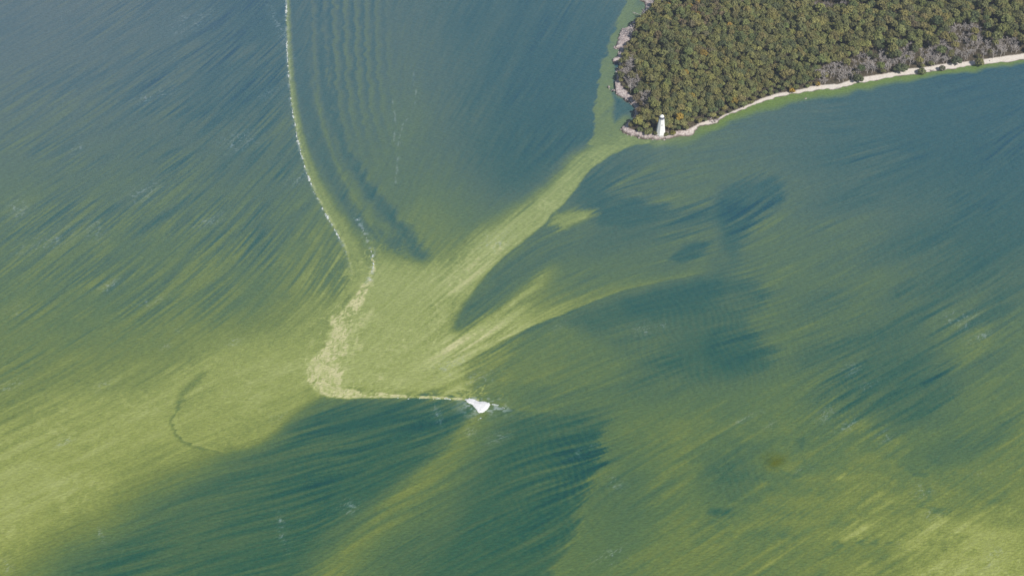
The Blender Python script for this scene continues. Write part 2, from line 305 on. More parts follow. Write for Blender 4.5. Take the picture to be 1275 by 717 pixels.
    a = mix(a, sinterp(t, [0, .4, .7, 1], [.52, .64, .68, .72]), .95 * sstep(-1.0, 1.0, e) * sstep(1.35, .55, e / wb) * ok * sstep(1, .96, t))
    a = np.where(ok, mix(a, .86, .7 * np.exp(-((e - 1) / 1.6) ** 2) * sstep(1, .9, t)), a)
    # cream scum mass
    sx = px + 8 * fbm(X / 10, Y / 10, 5, 101) + 3.0 * fbm(X / 3.5, Y / 3.5, 2, 105); sy = py + 5 * fbm(X / 10, Y / 10, 5, 111) * sstep(494, 480, py)
    d, s, t = pdist(sx, sy, SCUM, 60)
    wscum = sinterp(t, [0, .1, .2, .58, .62, .72, .8, 1], [1.5, 3, 5, 6, 4, 2.5, 1.6, 1.2])
    scum = sstep(1.25, .8, d / wscum); scum = np.maximum(scum, sstep(-3, 2, inpoly(sx, sy, SCUMP)))
    scum2 = sstep(-5, 3, inpoly(sx, sy, [(462,372),(466,392),(455,412),(447,436),(436,456),(428,480),(420,484),(424,460),(436,430),(444,405)]))
    curl = fbm(X / 11 + 2.2 * fbm(X / 14, Y / 14, 2, 121), Y / 11 + 2.2 * fbm(X / 14, Y / 14, 2, 131), 3, 141)
    dd_, ss_, tt_ = pdist(px, py, SCUM, 60); ss_ = np.clip(ss_, -60, 60); wq = 1.3 * fbm(X / 16, Y / 16, 3, 148)
    rid = np.maximum(np.exp(-(np.abs(fbm(tt_ * 26 + wq * 1.5, ss_ / 5.5 + wq * 1.8, 3, 149)) / .07) ** 2), .7 * np.exp(-(np.abs(curl) / .05) ** 2)); c2 = fbm(tt_ * 40 + wq, ss_ / 4 + 2 * wq, 3, 145)
    hole = sstep(.1, .4, fbm(X / 14 + curl, Y / 14 - curl, 3, 147))
    a = mix(a, 1.02 - .22 * rid - .16 * np.clip(c2, -.2, 1) - .20 * hole, .95 * scum)
    a = mix(a, .93, .8 * scum2 * sstep(-.05, .12, curl) * (1 - scum)); a = mix(a, .90, .7 * scum2 * rid)
    # thin scum filaments around it
    near = np.exp(-(np.clip(d - wscum, 0, 99) / 34) ** 2) * (S * 0 + 1)
    fil = np.exp(-(np.abs(fbm(X / 13 + .3 * mid2, Y / 13 + .3 * coarse, 4, 151)) / .07) ** 2) * sstep(-.3, .25, fbm(X / 35, Y / 35, 2, 161))
    north = (py < 497) & (px > 380)
    a = np.where(north, mix(a, .93, .75 * fil * near), a); a = np.where(north, mix(a, .88, .5 * fil * blob(px, py, 530, 430, 110, 70, 20)), a)
    for L in ([(386,462),(360,470),(335,478),(300,492)], [(384,468),(350,480),(318,492),(288,503)], [(388,455),(350,466),(322,470)]):
        d, s, t = pdist(nx + 1.5 * fbm(X / 6, Y / 6, 3, 165), ny, L, 20); a = mix(a, .88, .55 * np.exp(-(d / 1.5) ** 2) * sstep(-.3, .3, fbm(X / 15, Y / 15, 3, 166)))
    a = mix(a, .75, .7 * sstep(-7, 9, inpoly(fx_, fy_, [(224,520),(234,548),(262,560),(300,558),(345,538),(380,502),(384,470),(330,468),(262,478),(234,498)])))
    # loop
    d, s, t = pdist(rx * .5 + nx * .5, ry * .5 + ny * .5, LOOP, 40); w = np.exp(-(d / sinterp(t, [0, .15, .6, 1], [7, 5, 2.5, 1.5])) ** 2)
    a = mix(a, .52, .7 * w * sstep(1, .8, t) * sstep(0, .15, t)); a = mix(a, .86, .5 * np.exp(-((s + 3) / 1.3) ** 2) * (t > .4) * sstep(1, .9, t))
    # shores
    d, s, t = pdist(rx * .4 + nx * .6, ry * .4 + ny * .6, SHOREW, 60)
    e = -s
    a = mix(a, .56 + .08 * t, .9 * sstep(-2.5, 1.5, e) * sstep(60, 30, e) * (py < 181) * sstep(1, .93, t) + 0)
    a = mix(a, .14, .9 * sstep(-4, 4, inpoly(nx, ny, [(763,112),(770,120),(790,132),(790,140),(776,144),(765,153),(764,140),(766,126)])))
    a = mix(a, .06, .9 * sstep(-2, 2, inpoly(nx, ny, [(764,78),(772,78),(768,100),(764,103),(766,92)]))); a = mix(a, .3, .6 * blob(nx, ny, 800, 2, 7, 8))
    d, s, t = pdist(nx, ny, BEACH_S, 60); green = np.zeros(a.shape)
    wsh = sinterp(t, [0, .05, .12, .3, .45, .6, 1], [7, 11, 12, 9, 7, 5.5, 5]) * (1 + .35 * fbm(X / 25, Y / 25, 3, 361)); w = sstep(1.5, .35, d / wsh) * (s > -6)
    a = mix(a, .56, .9 * w); green = np.maximum(green, w * sstep(.03, .12, t))
    a = mix(a, .22, .9 * blob(rx, ry, 896, 638, 13, 6, 12, 4))
    lows = blob(px, py, 1060, 620, 240, 110, -10, 4)
    a = a + lows * (.12 * fbm(X / 18 + .4 * mid2, Y / 12, 5, 351) - .10 * sstep(.25, .5, fbm(X / 11, Y / 8, 3, 355)) * sstep(0, .4, fbm(X / 60, Y / 60, 2, 357)))
    wisp = np.clip(mid + .5 * mid2 - .6, 0, 2.2) * sstep(-.2, .35, fbm(X / 30, Y / 22, 3, 421))
    a = a + .07 * lows * wisp - .06 * lows * np.clip(-mid - .8, 0, 2) * sstep(-.1, .4, fbm(X / 26, Y / 20, 3, 423))
    a = a + .028 * blob(px, py, 110, 550, 260, 70, 22, 3) * np.clip(mid2 + .3 * mid - .2, -1, 2) * .8
    curlx = X / 13 + 1.6 * fbm(X / 22, Y / 22, 3, 431); curly = Y / 13 + 1.6 * fbm(X / 22, Y / 22, 3, 433)
    thread = np.exp(-(np.abs(fbm(curlx, curly, 3, 435)) / .06) ** 2) * sstep(-.15, .35, fbm(X / 40, Y / 40, 3, 437)) * sstep(.52, .72, a) * sstep(.93, .85, a)
    a = a + .085 * thread; dth = np.exp(-(np.abs(fbm(curly, curlx, 3, 439)) / .05) ** 2) * sstep(0, .4, fbm(X / 36, Y / 36, 3, 441)) * sstep(.45, .65, a) * sstep(.93, .85, a); a = a - .06 * dth
    # streaks
    patch = .42 + 1.1 * sstep(-.35, .45, fbm(X / 60, Y / 60, 3, 171)); plume = blob(px, py, 120, 540, 260, 80, 22, 3)
    amp = amp * (1 - .65 * np.clip(lows, 0, 1)) * (1 - .55 * plume) * (1 - .5 * calm)
    a = a + .05 * plume * fbm(X / 25 + .3 * mid2, Y / 12, 4, 381)
    soft = sstep(.9, .7, a)
    a = a + (amp * patch * (.80 * mid + .30 * mid2 + .06 * coarse) + .022 * fine * (.4 + st)) * soft
    left = sstep(20, -10, px - sinterp(py, [0, 100, 200, 290, 350], [357, 360, 377, 420, 437])) * sstep(470, 360, py)
    a = a - left * sstep(-.1, .25, st) * (.115 * np.clip(mid + .3 * mid2, -1.3, 2.0) + .03 * fine) * (.45 + .6 * st) * (.75 + .5 * sstep(-.3, .3, fbm(X / 45, Y / 45, 3, 175)))
    south = blob(px, py, 330, 600, 280, 110, 12, 4) + .8 * blob(px, py, 690, 580, 80, 110, 0, 4)
    a = a + np.clip(south, 0, 1) * sstep(.5, .35, a) * .042 * np.clip(mid, -1.4, 1.8)
    fan = blob(px, py, 1130, 475, 150, 85, 12, 4) + .6 * blob(px, py, 1200, 360, 110, 90, 0, 4)
    a = a - .13 * np.clip(fan, 0, 1) * np.clip(.9 * mid + .7 * mid2, -1.2, 2)
    a = a + .02 * fbm(X / 5, Y / 5, 3, 181)
    # light and dark of the short wind waves, painted into the tint
    wob = 1.6 * fbm(X / 30, Y / 30, 2, 191); m = blob(px, py, 690, 600, 70, 90, 0, 4) + .8 * blob(px, py, 870, 430, 120, 70, 0, 4) + .7 * blob(px, py, 915, 590, 50, 40, 0, 4) + .35 * blob(px, py, 1120, 400, 180, 150, 0, 4)
    a = a + .035 * np.clip(m, 0, 1) * np.sin((X * .96 + Y * .22) * 2 * np.pi / 6.2 + wob * 5) * sstep(-.3, .3, fbm(X / 25, Y / 25, 2, 195) + .2)
    chop = fbm((X * .8 + Y * .6) / 3.6, (Y * .8 - X * .6) / 7.5, 3, 411); chop2 = fbm(X / 4.2, Y / 4.2, 2, 413)
    a = a + (.022 * chop + .012 * chop2) * sstep(.95, .7, a)
    m2 = blob(px, py, 690, 150, 110, 130, 0, 4) + .6 * blob(px, py, 560, 140, 90, 140, 0, 4)
    a = a + .022 * np.clip(m2, 0, 1) * np.sin((Y * .88 + X * .48) * 2 * np.pi / 7.5 + 6 * fbm(X / 40, Y / 40, 2, 415)) * sstep(-.2, .3, fbm(X / 30, Y / 30, 2, 417))
    a = np.clip(a, 0, 1)
    # foam flecks
    fm = np.zeros(a.shape)
    for x, y, rx, ry in FOAMP: fm = np.maximum(fm, blob(px, py, x, y, rx, ry, 22))
    web = np.exp(-(np.abs(fbm(X / 7, Y / 7, 3, 201)) / .06) ** 2) * sstep(.0, .5, fbm(X / 3, Y / 3, 2, 203) + .25)
    foam = np.clip(fm * 1.2, 0, 1) * np.maximum(web * .55, sstep(.6, 2.4, fine) * .45)
    d, s, t = pdist(px, py, FRONT, 30); e = -s
    foam = np.maximum(foam, .55 * np.exp(-((e + .5) / 2.4) ** 2) * sstep(-.1, .35, fbm(X / 3.2, Y / 3.2, 3, 231)) * sstep(1, .9, t) * (py < 345))
    d, s, t = pdist(px, py, FRONT2, 30)
    foam = np.maximum(foam, .6 * np.exp(-(d / 4.0) ** 2) * sstep(0, .35, fbm(X / 3.2, Y / 3.2, 3, 233)))
    ring = blob(px, py, 597, 505, 22, 12, 0) * 1.3 + .7 * blob(px, py, 622, 508, 16, 6, -15)
    foam = np.maximum(foam, .75 * np.clip(ring, 0, 1) * sstep(.0, .3, fbm(X / 3, Y / 3, 3, 235)) * (py > 494))
    for L in FOAML:
        d, s, t = pdist(px + 2.6 * fbm(X / 12, Y / 12, 3, 211), py + 1.5 * fbm(X / 8, Y / 8, 3, 212), L, 20)
        foam = np.maximum(foam, .42 * np.exp(-(d / .85) ** 2) * sstep(-.15, .3, fbm(X / 4, Y / 9, 3, 221)))
    brown = blob(px, py, 962, 573, 13, 9) * (.6 + .5 * mid2)
    f = sinterp(py, [-50, 100, 250, 400, 550, 720], [1, .9, .68, .38, .15, .05]) * sinterp(px, [0, 600, 1275], [1, .95, 1.1]); f = np.clip(f, 0, 1)  # far water bluer; its haze and sky reflection partly painted into the colour
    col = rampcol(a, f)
    gr = (col * np.array([.3, .55, .15])).sum(-1, keepdims=True); col = gr + (col - gr) * (1.04 - .15 * sstep(.12, .38, a)[..., None] + .07 * sstep(.55, .75, a)[..., None]) + np.array([0, 1.0, 2.0]) * (1 - .6 * sstep(.8, .95, a)[..., None])
    col = col + green[..., None] * (np.array([120, 146, 84]) - col) * .65
    col = col + (brown * .5)[..., None] * (np.array([92, 98, 50]) - col)
    glare = blob(px, py, 40, -10, 330, 190, 10); col = col + (glare * .5)[..., None] * (np.array([112, 126, 134]) - col)  # grey glare over the far left water, painted into its colour
    col = col + (foam * .8)[..., None] * (np.array([185, 196, 200]) - col)
    return xs, ys, X, Y, col.astype(np.float32), foam
# ================================================================= helpers
C = scene.collection
rnd = random.Random(11); nr = np.random.RandomState(11)
def mesh_np(name, V, F, mat, parent=None, smooth=False, attrs=None):
    """one mesh object from an (n,3) vertex array and an (m,k) face array"""
    me = bpy.data.meshes.new(name); V = np.asarray(V, np.float32); F = np.asarray(F, np.int32)
    me.vertices.add(len(V)); me.vertices.foreach_set('co', V.ravel())
    k = F.shape[1]; me.loops.add(F.size); me.loops.foreach_set('vertex_index', F.ravel())
    me.polygons.add(len(F)); me.polygons.foreach_set('loop_start', np.arange(0, F.size, k, dtype=np.int32))
    me.polygons.foreach_set('loop_total', np.full(len(F), k, np.int32))
    if smooth: me.polygons.foreach_set('use_smooth', np.ones(len(F), bool))
    me.update(calc_edges=True)
    for an, (ty, data) in (attrs or {}).items():
        at_ = me.attributes.new(an, ty, 'POINT')
        at_.data.foreach_set('color' if ty == 'FLOAT_COLOR' else 'value', np.asarray(data, np.float32).ravel())
    me.materials.append(mat)
    o = bpy.data.objects.new(name, me); C.objects.link(o)
    if parent: o.parent = parent
    return o
def obj(name, bm, mat, parent=None, smooth=False):
    me = bpy.data.meshes.new(name); bm.to_mesh(me); bm.free(); me.materials.append(mat)
    if smooth:
        for p in me.polygons: p.use_smooth = True
    o = bpy.data.objects.new(name, me); C.objects.link(o)
    if parent: o.parent = parent
    return o
def tag(o, label, cat, group=None, kind=None):
    if label: o['label'] = label
    if cat: o['category'] = cat
    if group: o['group'] = group
    if kind: o['kind'] = kind
    return o
def empty(name, loc, label, cat, group=None, rz=0.0, s=1.0):
    o = bpy.data.objects.new(name, None); C.objects.link(o); o.location = loc; o.rotation_euler = (0, 0, rz)
    o.scale = (s, s, s); o.empty_display_size = 1
    return tag(o, label, cat, group)
def copy_tree(root, loc, rz, s, label, cat, group):
    r = root.copy(); C.objects.link(r); r.location = loc; r.rotation_euler = (0, 0, rz); r.scale = s if isinstance(s, tuple) else (s, s, s)
    tag(r, label, cat, group)
    for ch in root.children:
        c = ch.copy(); C.objects.link(c); c.parent = r
    return r
def nmat(name, col=(.5, .5, .5), rough=.8, spec=.3):
    m = bpy.data.materials.new(name); m.use_nodes = True; b = m.node_tree.nodes['Principled BSDF']
    b.inputs['Base Color'].default_value = (*col, 1); b.inputs['Roughness'].default_value = rough
    b.inputs['Specular IOR Level'].default_value = spec
    return m, m.node_tree, b
def node(nt, ty, **kw):
    n = nt.nodes.new(ty)
    for k, v in kw.items(): setattr(n, k, v)
    return n
def noisy(name, c1, c2, scale, rough=.85, bump=0.0, detail=6, lo=.35, hi=.65):
    m, nt, b = nmat(name, c1, rough, .2)
    tc = node(nt, 'ShaderNodeNewGeometry'); nz = node(nt, 'ShaderNodeTexNoise'); nz.inputs['Scale'].default_value = scale; nz.inputs['Detail'].default_value = detail
    nt.links.new(tc.outputs['Position'], nz.inputs['Vector'])
    r = node(nt, 'ShaderNodeValToRGB'); r.color_ramp.elements[0].position = lo; r.color_ramp.elements[1].position = hi
    r.color_ramp.elements[0].color = (*c1, 1); r.color_ramp.elements[1].color = (*c2, 1)
    nt.links.new(nz.outputs['Fac'], r.inputs[0]); nt.links.new(r.outputs[0], b.inputs['Base Color'])
    if bump:
        bp = node(nt, 'ShaderNodeBump'); bp.inputs['Strength'].default_value = 1; bp.inputs['Distance'].default_value = bump
        nt.links.new(nz.outputs['Fac'], bp.inputs['Height']); nt.links.new(bp.outputs[0], b.inputs['Normal'])
    return m
def slin(c):
    c = np.clip(np.asarray(c, float) / 255.0, 0, 1)
    return np.where(c <= .04045, c / 12.92, ((c + .055) / 1.055) ** 2.4)
# ================================================================= water
WATER_GAIN = np.array([.995, .985, .93]); WATER_OFF = np.array([.025, .032, .044])
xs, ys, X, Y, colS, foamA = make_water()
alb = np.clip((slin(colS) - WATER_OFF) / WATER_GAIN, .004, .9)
rng_ = 1.0
zw = .20 * fbm(X / 7, (Y + X * .5) / 4, 3, 301) + .05 * fbm(X / 2.4, Y / 1.8, 2, 305)
_px, _py = chart(X, Y)
_m = np.clip(blob(_px, _py, 690, 600, 80, 100, 0, 4) + blob(_px, _py, 870, 430, 130, 80, 0, 4) + blob(_px, _py, 915, 590, 60, 50, 0, 4)
             + .6 * blob(_px, _py, 1120, 400, 190, 160, 0, 4) + .7 * blob(_px, _py, 690, 120, 100, 120, 0, 4), 0, 1)
zw = zw + .075 * _m * np.sin((X * .96 + Y * .22) * 2 * np.pi / 6.2 + 8 * fbm(X / 30, Y / 30, 2, 191))
def widen(a, lo, hi):
    step = a[1] - a[0]; L = [a[0]]; R = [a[-1]]; d = step
    while L[-1] > lo: d *= 1.7; L.append(max(lo, L[-1] - d))
    d = step
    while R[-1] < hi: d *= 1.7; R.append(min(hi, R[-1] + d))
    return np.r_[L[:0:-1], a, R[1:]], len(L) - 1, len(R) - 1
xs2, lx, rx_ = widen(xs, -6000, 6000); ys2, ly, ry_ = widen(ys, -6000, 6000)
pad = ((ly, ry_), (lx, rx_))
alb2 = np.pad(alb, pad + ((0, 0),), mode='edge'); zw2 = np.pad(zw, pad); foam2 = np.pad(foamA, pad)
XX, YY = np.meshgrid(xs2, ys2); H_, W_ = XX.shape
idx = np.arange(H_ * W_, dtype=np.int32).reshape(H_, W_)
F = np.stack([idx[:-1, :-1], idx[:-1, 1:], idx[1:, 1:], idx[1:, :-1]], -1).reshape(-1, 4)
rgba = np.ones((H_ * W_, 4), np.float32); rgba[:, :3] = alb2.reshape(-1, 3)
wm, nt, b = nmat('algae_water', rough=.28, spec=.35)
b.inputs['IOR'].default_value = 1.333
A1 = node(nt, 'ShaderNodeAttribute', attribute_name='algae'); A2 = node(nt, 'ShaderNodeAttribute', attribute_name='foam')
geo = node(nt, 'ShaderNodeNewGeometry')
mp = node(nt, 'ShaderNodeMapping'); mp.inputs['Rotation'].default_value = (0, 0, math.radians(-50)); mp.inputs['Scale'].default_value = (.35, 1.0, 1.0)
nt.links.new(geo.outputs['Position'], mp.inputs['Vector'])
n1 = node(nt, 'ShaderNodeTexNoise'); n1.inputs['Scale'].default_value = .65; n1.inputs['Detail'].default_value = 6; n1.inputs['Roughness'].default_value = .65
n2 = node(nt, 'ShaderNodeTexNoise'); n2.inputs['Scale'].default_value = .45; n2.inputs['Detail'].default_value = 4
nt.links.new(mp.outputs[0], n1.inputs['Vector']); nt.links.new(geo.outputs['Position'], n2.inputs['Vector'])
mr = node(nt, 'ShaderNodeMapRange'); mr.inputs['From Min'].default_value = .25; mr.inputs['From Max'].default_value = .75
mr.inputs['To Min'].default_value = .72; mr.inputs['To Max'].default_value = 1.28
nt.links.new(n1.outputs['Fac'], mr.inputs['Value'])
vm = node(nt, 'ShaderNodeVectorMath', operation='SCALE'); nt.links.new(A1.outputs['Color'], vm.inputs[0]); nt.links.new(mr.outputs[0], vm.inputs['Scale'])
nt.links.new(vm.outputs[0], b.inputs['Base Color'])
rr = node(nt, 'ShaderNodeMapRange'); rr.inputs['To Min'].default_value = .28; rr.inputs['To Max'].default_value = .8
nt.links.new(A2.outputs['Fac'], rr.inputs['Value']); nt.links.new(rr.outputs[0], b.inputs['Roughness'])
ad = node(nt, 'ShaderNodeMath', operation='ADD'); nt.links.new(n1.outputs['Fac'], ad.inputs[0]); nt.links.new(n2.outputs['Fac'], ad.inputs[1])
bp = node(nt, 'ShaderNodeBump'); bp.inputs['Strength'].default_value = 1.0; bp.inputs['Distance'].default_value = .42
nt.links.new(ad.outputs[0], bp.inputs['Height']); nt.links.new(bp.outputs[0], b.inputs['Normal'])
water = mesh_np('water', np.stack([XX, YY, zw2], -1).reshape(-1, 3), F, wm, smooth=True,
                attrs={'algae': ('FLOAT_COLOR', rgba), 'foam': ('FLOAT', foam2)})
tag(water, None, None, kind='structure')
del F, rgba, alb, alb2, zw2, XX, YY
# ================================================================= headland
COAST_PX = [(812,-60),(806,-25),(800,-6),(795,0),(800,2),(802.5,3),(803,8),(801,15),(797,21),(791,25),(785,31),(781,35),(774,38),(772,43),(770,51),(768,56),(764.5,59),
 (766,61.5),(770,61),(771,66),(769,71),(761.5,75),(763,78),(771,79),(768.5,88),(767,95),(768,101),(757.5,107),(757,110),(761,112),(768,118),(776,123),(784,128),(790,138),(788.5,148),
 (778,156),(773,162),(775,165),(785,169),(800,173),(818,175),(830,173.5),(845,170),(857,170),(863,168),(865,163),(870,158),(877,156),(886,155),(895,151),(902,146),
 (912,141),(930,135),(950,127),(975,120),(1000,115.5),(1015,113),(1030,111),(1038,112.5),(1046,110),(1065,104.5),(1095,100),(1130,94),(1160,89),(1200,84),(1240,79),(1275,74.5),(1340,65),(1500,38)]
WOOD_PX = [(822,-60),(820,-20),(812,0),(811,14),(802,20),(792,27),(786,35),(784,44),(785,52),(781,58),(777,63),(775,69),(773,76),(773,84),(769,92),(769,99),(771,106),(775.5,112),(782,118),(788.5,124),(793,132),(793,141),
 (792,150),(780,157),(781,161),(790,164),(800,166),(815,167),(830,166),(845,165),(856,163),(864,158.5),(872,153),(880,150),(893,148),(903,142),(918,136),(932,130),(950,122),(968,116),(985,113),(1000,110.5),
 (1012,107),(1030,105),(1045,104.5),(1062,99),(1080,95),(1100,92),(1130,86),(1150,84),(1180,79),(1200,77),(1230,73),(1260,69),(1280,66),(1500,26)]
def world_poly(P, z=0): a, b_ = at([p[0] for p in P], [p[1] for p in P], z); return np.stack([a, b_], -1)
def fractal(P, amp, n=3):
    R = random.Random(4)
    for k in range(n):
        Q = []
        for a, b_ in zip(P[:-1], P[1:]):
            L = math.hypot(*(b_ - a)); nrm = np.array([-(b_ - a)[1], (b_ - a)[0]]) / (L + 1e-6)
            Q += [a, (a + b_) / 2 + nrm * R.uniform(-1, 1) * min(amp, L * .16)]
        Q.append(P[-1]); P = np.array(Q)
    return P
coast = fractal(world_poly(COAST_PX), 1.6); FARP = [(1500., 1500.), (1500., 2100.), (250., 2100.)]
COAST = np.vstack([coast, FARP])
WOOD = np.vstack([world_poly(WOOD_PX, 3.0), [(1490., 1560.), (1490., 2090.), (260., 2090.)]])
tx = np.arange(130, 900.1, 2.0); ty = np.arange(1060, 1760.1, 2.0); ti = 0
# finer near the coast of the picture
tx = np.r_[np.arange(120, 420, 1.4), np.arange(420, 720, 2.2), np.arange(720, 1400, 12.)]
ty = np.r_[np.arange(1075, 1320, 1.3), np.arange(1320, 1640, 2.0), np.arange(1640, 2060, 12.)]
TX, TY = np.meshgrid(tx, ty)
def land(TX, TY):
    d = inpoly(TX, TY, COAST); tpx, tpy = chart(TX, TY)
    rocky = sstep(880, 845, tpx); dn = d + rocky * 1.0 * fbm(TX / 5, TY / 5, 3, 401)
    hb = np.clip(dn, -30, 11) * .12 + .35 * sstep(9, 12, dn) * (1 + fbm(TX / 6, TY / 6, 2, 402)) + 13 * sstep(12, 75, d)
    hr = 2.4 * sstep(-.2, 1.6, dn) + .9 * sstep(3.5, 5.0, dn + 1.5 * fbm(TX / 6, TY / 6, 2, 404)) + (10) * sstep(9, 80, d) + .35 * fbm(TX / 2.5, TY / 2.5, 3, 403) * sstep(0, 2, dn) + np.minimum(dn, 0) * .5
    h = hb * (1 - rocky) + hr * rocky
    h = h + 1.2 * fbm(TX / 25, TY / 25, 3, 405) * sstep(12, 30, d)
    return np.maximum(h, -3.5), d, rocky
TZ, TD, TR = land(TX, TY)
def zland(x, y): return float(land(np.array([[x]]), np.array([[y]]))[0][0, 0])
idx = np.arange(TX.size, dtype=np.int32).reshape(TX.shape)
F = np.stack([idx[:-1, :-1], idx[:-1, 1:], idx[1:, 1:], idx[1:, :-1]], -1).reshape(-1, 4)
keep = (TD.ravel()[F] > -14).any(1); F = F[keep]
WD = inpoly(TX, TY, WOOD)
gm, nt, b = nmat('headland_ground', rough=.95, spec=.1)
aw = node(nt, 'ShaderNodeAttribute', attribute_name='wood'); ar = node(nt, 'ShaderNodeAttribute', attribute_name='rocky'); asd = node(nt, 'ShaderNodeAttribute', attribute_name='shore')
geo = node(nt, 'ShaderNodeNewGeometry')
nz = node(nt, 'ShaderNodeTexNoise'); nz.inputs['Scale'].default_value = .45; nz.inputs['Detail'].default_value = 7; nz.inputs['Roughness'].default_value = .7
nt.links.new(geo.outputs['Position'], nz.inputs['Vector'])
def ramp(nt, fac, stops):
    r = node(nt, 'ShaderNodeValToRGB'); e = r.color_ramp.elements
    e[0].position, e[0].color = stops[0][0], (*stops[0][1], 1); e[1].position, e[1].color = stops[-1][0], (*stops[-1][1], 1)
    for p, c in stops[1:-1]: q = e.new(p); q.color = (*c, 1)
    nt.links.new(fac, r.inputs[0]); return r.outputs[0]
def mixc(nt, fac, a, b_):
    m = node(nt, 'ShaderNodeMix', data_type='RGBA'); nt.links.new(fac, m.inputs['Factor']); nt.links.new(a, m.inputs[6]); nt.links.new(b_, m.inputs[7]); return m.outputs[2]
sand = ramp(nt, nz.outputs['Fac'], [(.3, (.62, .54, .47)), (.5, (.72, .66, .59)), (.7, (.78, .73, .67))])
rock = ramp(nt, nz.outputs['Fac'], [(.32, (.16, .125, .125)), (.44, (.38, .31, .30)), (.54, (.58, .50, .47)), (.68, (.74, .69, .64))])
soil = ramp(nt, nz.outputs['Fac'], [(.3, (.045, .04, .025)), (.5, (.09, .075, .05)), (.72, (.17, .13, .10))])
base = mixc(nt, ar.outputs['Fac'], sand, rock)
wet = node(nt, 'ShaderNodeMapRange'); wet.inputs['From Min'].default_value = 1.6; wet.inputs['From Max'].default_value = -.2  # ground turns darker towards the waterline
waterline_z = node(nt, 'ShaderNodeMath', operation='ADD'); nt.links.new(asd.outputs['Fac'], waterline_z.inputs[0])
nt.links.new(asd.outputs['Fac'], wet.inputs['Value'])
waterline_rgb = node(nt, 'ShaderNodeRGB'); waterline_rgb.outputs[0].default_value = (.10, .08, .06, 1)
base = mixc(nt, wet.outputs[0], base, waterline_rgb.outputs[0])
wf = node(nt, 'ShaderNodeMath', operation='MULTIPLY_ADD'); wf.inputs[1].default_value = 5.0; wf.inputs[2].default_value = -2.5; nt.links.new(nz.outputs['Fac'], wf.inputs[0])
ws = node(nt, 'ShaderNodeMath', operation='ADD'); nt.links.new(aw.outputs['Fac'], ws.inputs[0]); nt.links.new(wf.outputs[0], ws.inputs[1])
wc = node(nt, 'ShaderNodeMapRange'); wc.inputs['From Min'].default_value = -.8; wc.inputs['From Max'].default_value = 1.0; nt.links.new(ws.outputs[0], wc.inputs['Value'])
base = mixc(nt, wc.outputs[0], base, soil)
nt.links.new(base, b.inputs['Base Color'])
bp = node(nt, 'ShaderNodeBump'); bp.inputs['Distance'].default_value = .5; nt.links.new(nz.outputs['Fac'], bp.inputs['Height']); nt.links.new(bp.outputs[0], b.inputs['Normal'])
head = mesh_np('headland', np.stack([TX, TY, TZ], -1).reshape(-1, 3), F, gm, smooth=True,
               attrs={'wood': ('FLOAT', WD - 2.0), 'rocky': ('FLOAT', TR), 'shore': ('FLOAT', TD)})
tag(head, None, None, kind='structure')
# ================================================================= trees
def ico(sub):
    bm = bmesh.new(); bmesh.ops.create_icosphere(bm, subdivisions=sub, radius=1.0)
    V = np.array([v.co[:] for v in bm.verts]); F = np.array([[v.index for v in f.verts] for f in bm.faces]); bm.free(); return V, F
ICO2 = ico(2); ICO1 = ico(1)
def crown_geo(seed, R=3.9, Hc=6.0, lumps=15, leaves=330, leaf=.62):
    """leafy crown about its own base: (verts, quads) and a brightness per vertex; top at Hc"""
    r = np.random.RandomState(seed); LC = []
    for k in range(lumps):
        z = 1 - (k + .5) / lumps * 1.35; ph = k * 2.399 + r.uniform(-.4, .4); q = math.sqrt(max(0, 1 - z * z))
        rad = r.uniform(.30, .44)
        LC.append((np.array([q * math.cos(ph) * .68, q * math.sin(ph) * .68, z * .62]), rad, r.uniform(.78, 1.2)))
    sc = np.array([R, R * r.uniform(.85, 1.1), Hc * .55]); Vs = []; Fs = []; Bs = []; n = 0
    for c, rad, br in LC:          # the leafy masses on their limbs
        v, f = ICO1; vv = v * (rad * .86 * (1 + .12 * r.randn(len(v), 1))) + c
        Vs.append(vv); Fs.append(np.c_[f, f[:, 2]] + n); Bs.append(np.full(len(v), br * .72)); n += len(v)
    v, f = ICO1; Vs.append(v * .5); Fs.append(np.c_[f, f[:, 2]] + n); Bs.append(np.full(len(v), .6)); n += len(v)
    for i in range(leaves):                                     # sprays of leaves standing off them
        c, rad, br = LC[r.randint(lumps)]; d = r.randn(3); d /= np.linalg.norm(d)
        if d @ c < -.1: d = -d
        d[2] = abs(d[2]) * .9 + d[2] * .1
        p = c + d * rad * r.uniform(.85, 1.18); nrm = d + .55 * r.randn(3); nrm /= np.linalg.norm(nrm)
        t = np.cross(nrm, r.randn(3)); t /= np.linalg.norm(t); bt = np.cross(nrm, t); s = leaf / R * r.uniform(.6, 1.3)
        Vs.append(np.array([p + t * s, p + bt * s * .7, p - t * s * .9, p - bt * s * .8])); Fs.append(np.array([[0, 1, 2, 3]]) + n)
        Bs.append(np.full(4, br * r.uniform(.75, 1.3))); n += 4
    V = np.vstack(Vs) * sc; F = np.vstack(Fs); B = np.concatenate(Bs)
    V[:, 2] += Hc - V[:, 2].max()
    return V, F, B
def tube(P, R, sides=5):
    """tapered tube through points"""
    V = []; F = []; P = [np.array(p, float) for p in P]
    for i, p in enumerate(P):
        a = P[min(i + 1, len(P) - 1)] - P[max(i - 1, 0)]; a /= np.linalg.norm(a) + 1e-9
        u = np.cross(a, [0.3, .9, .2]); u /= np.linalg.norm(u) + 1e-9; w = np.cross(a, u)
        for k in range(sides):
            th = 2 * math.pi * k / sides; V.append(p + R[i] * (u * math.cos(th) + w * math.sin(th)))
    for i in range(len(P) - 1):
        for k in range(sides):
            F.append([i * sides + k, i * sides + (k + 1) % sides, (i + 1) * sides + (k + 1) % sides, (i + 1) * sides + k])
    return np.array(V), np.array(F)
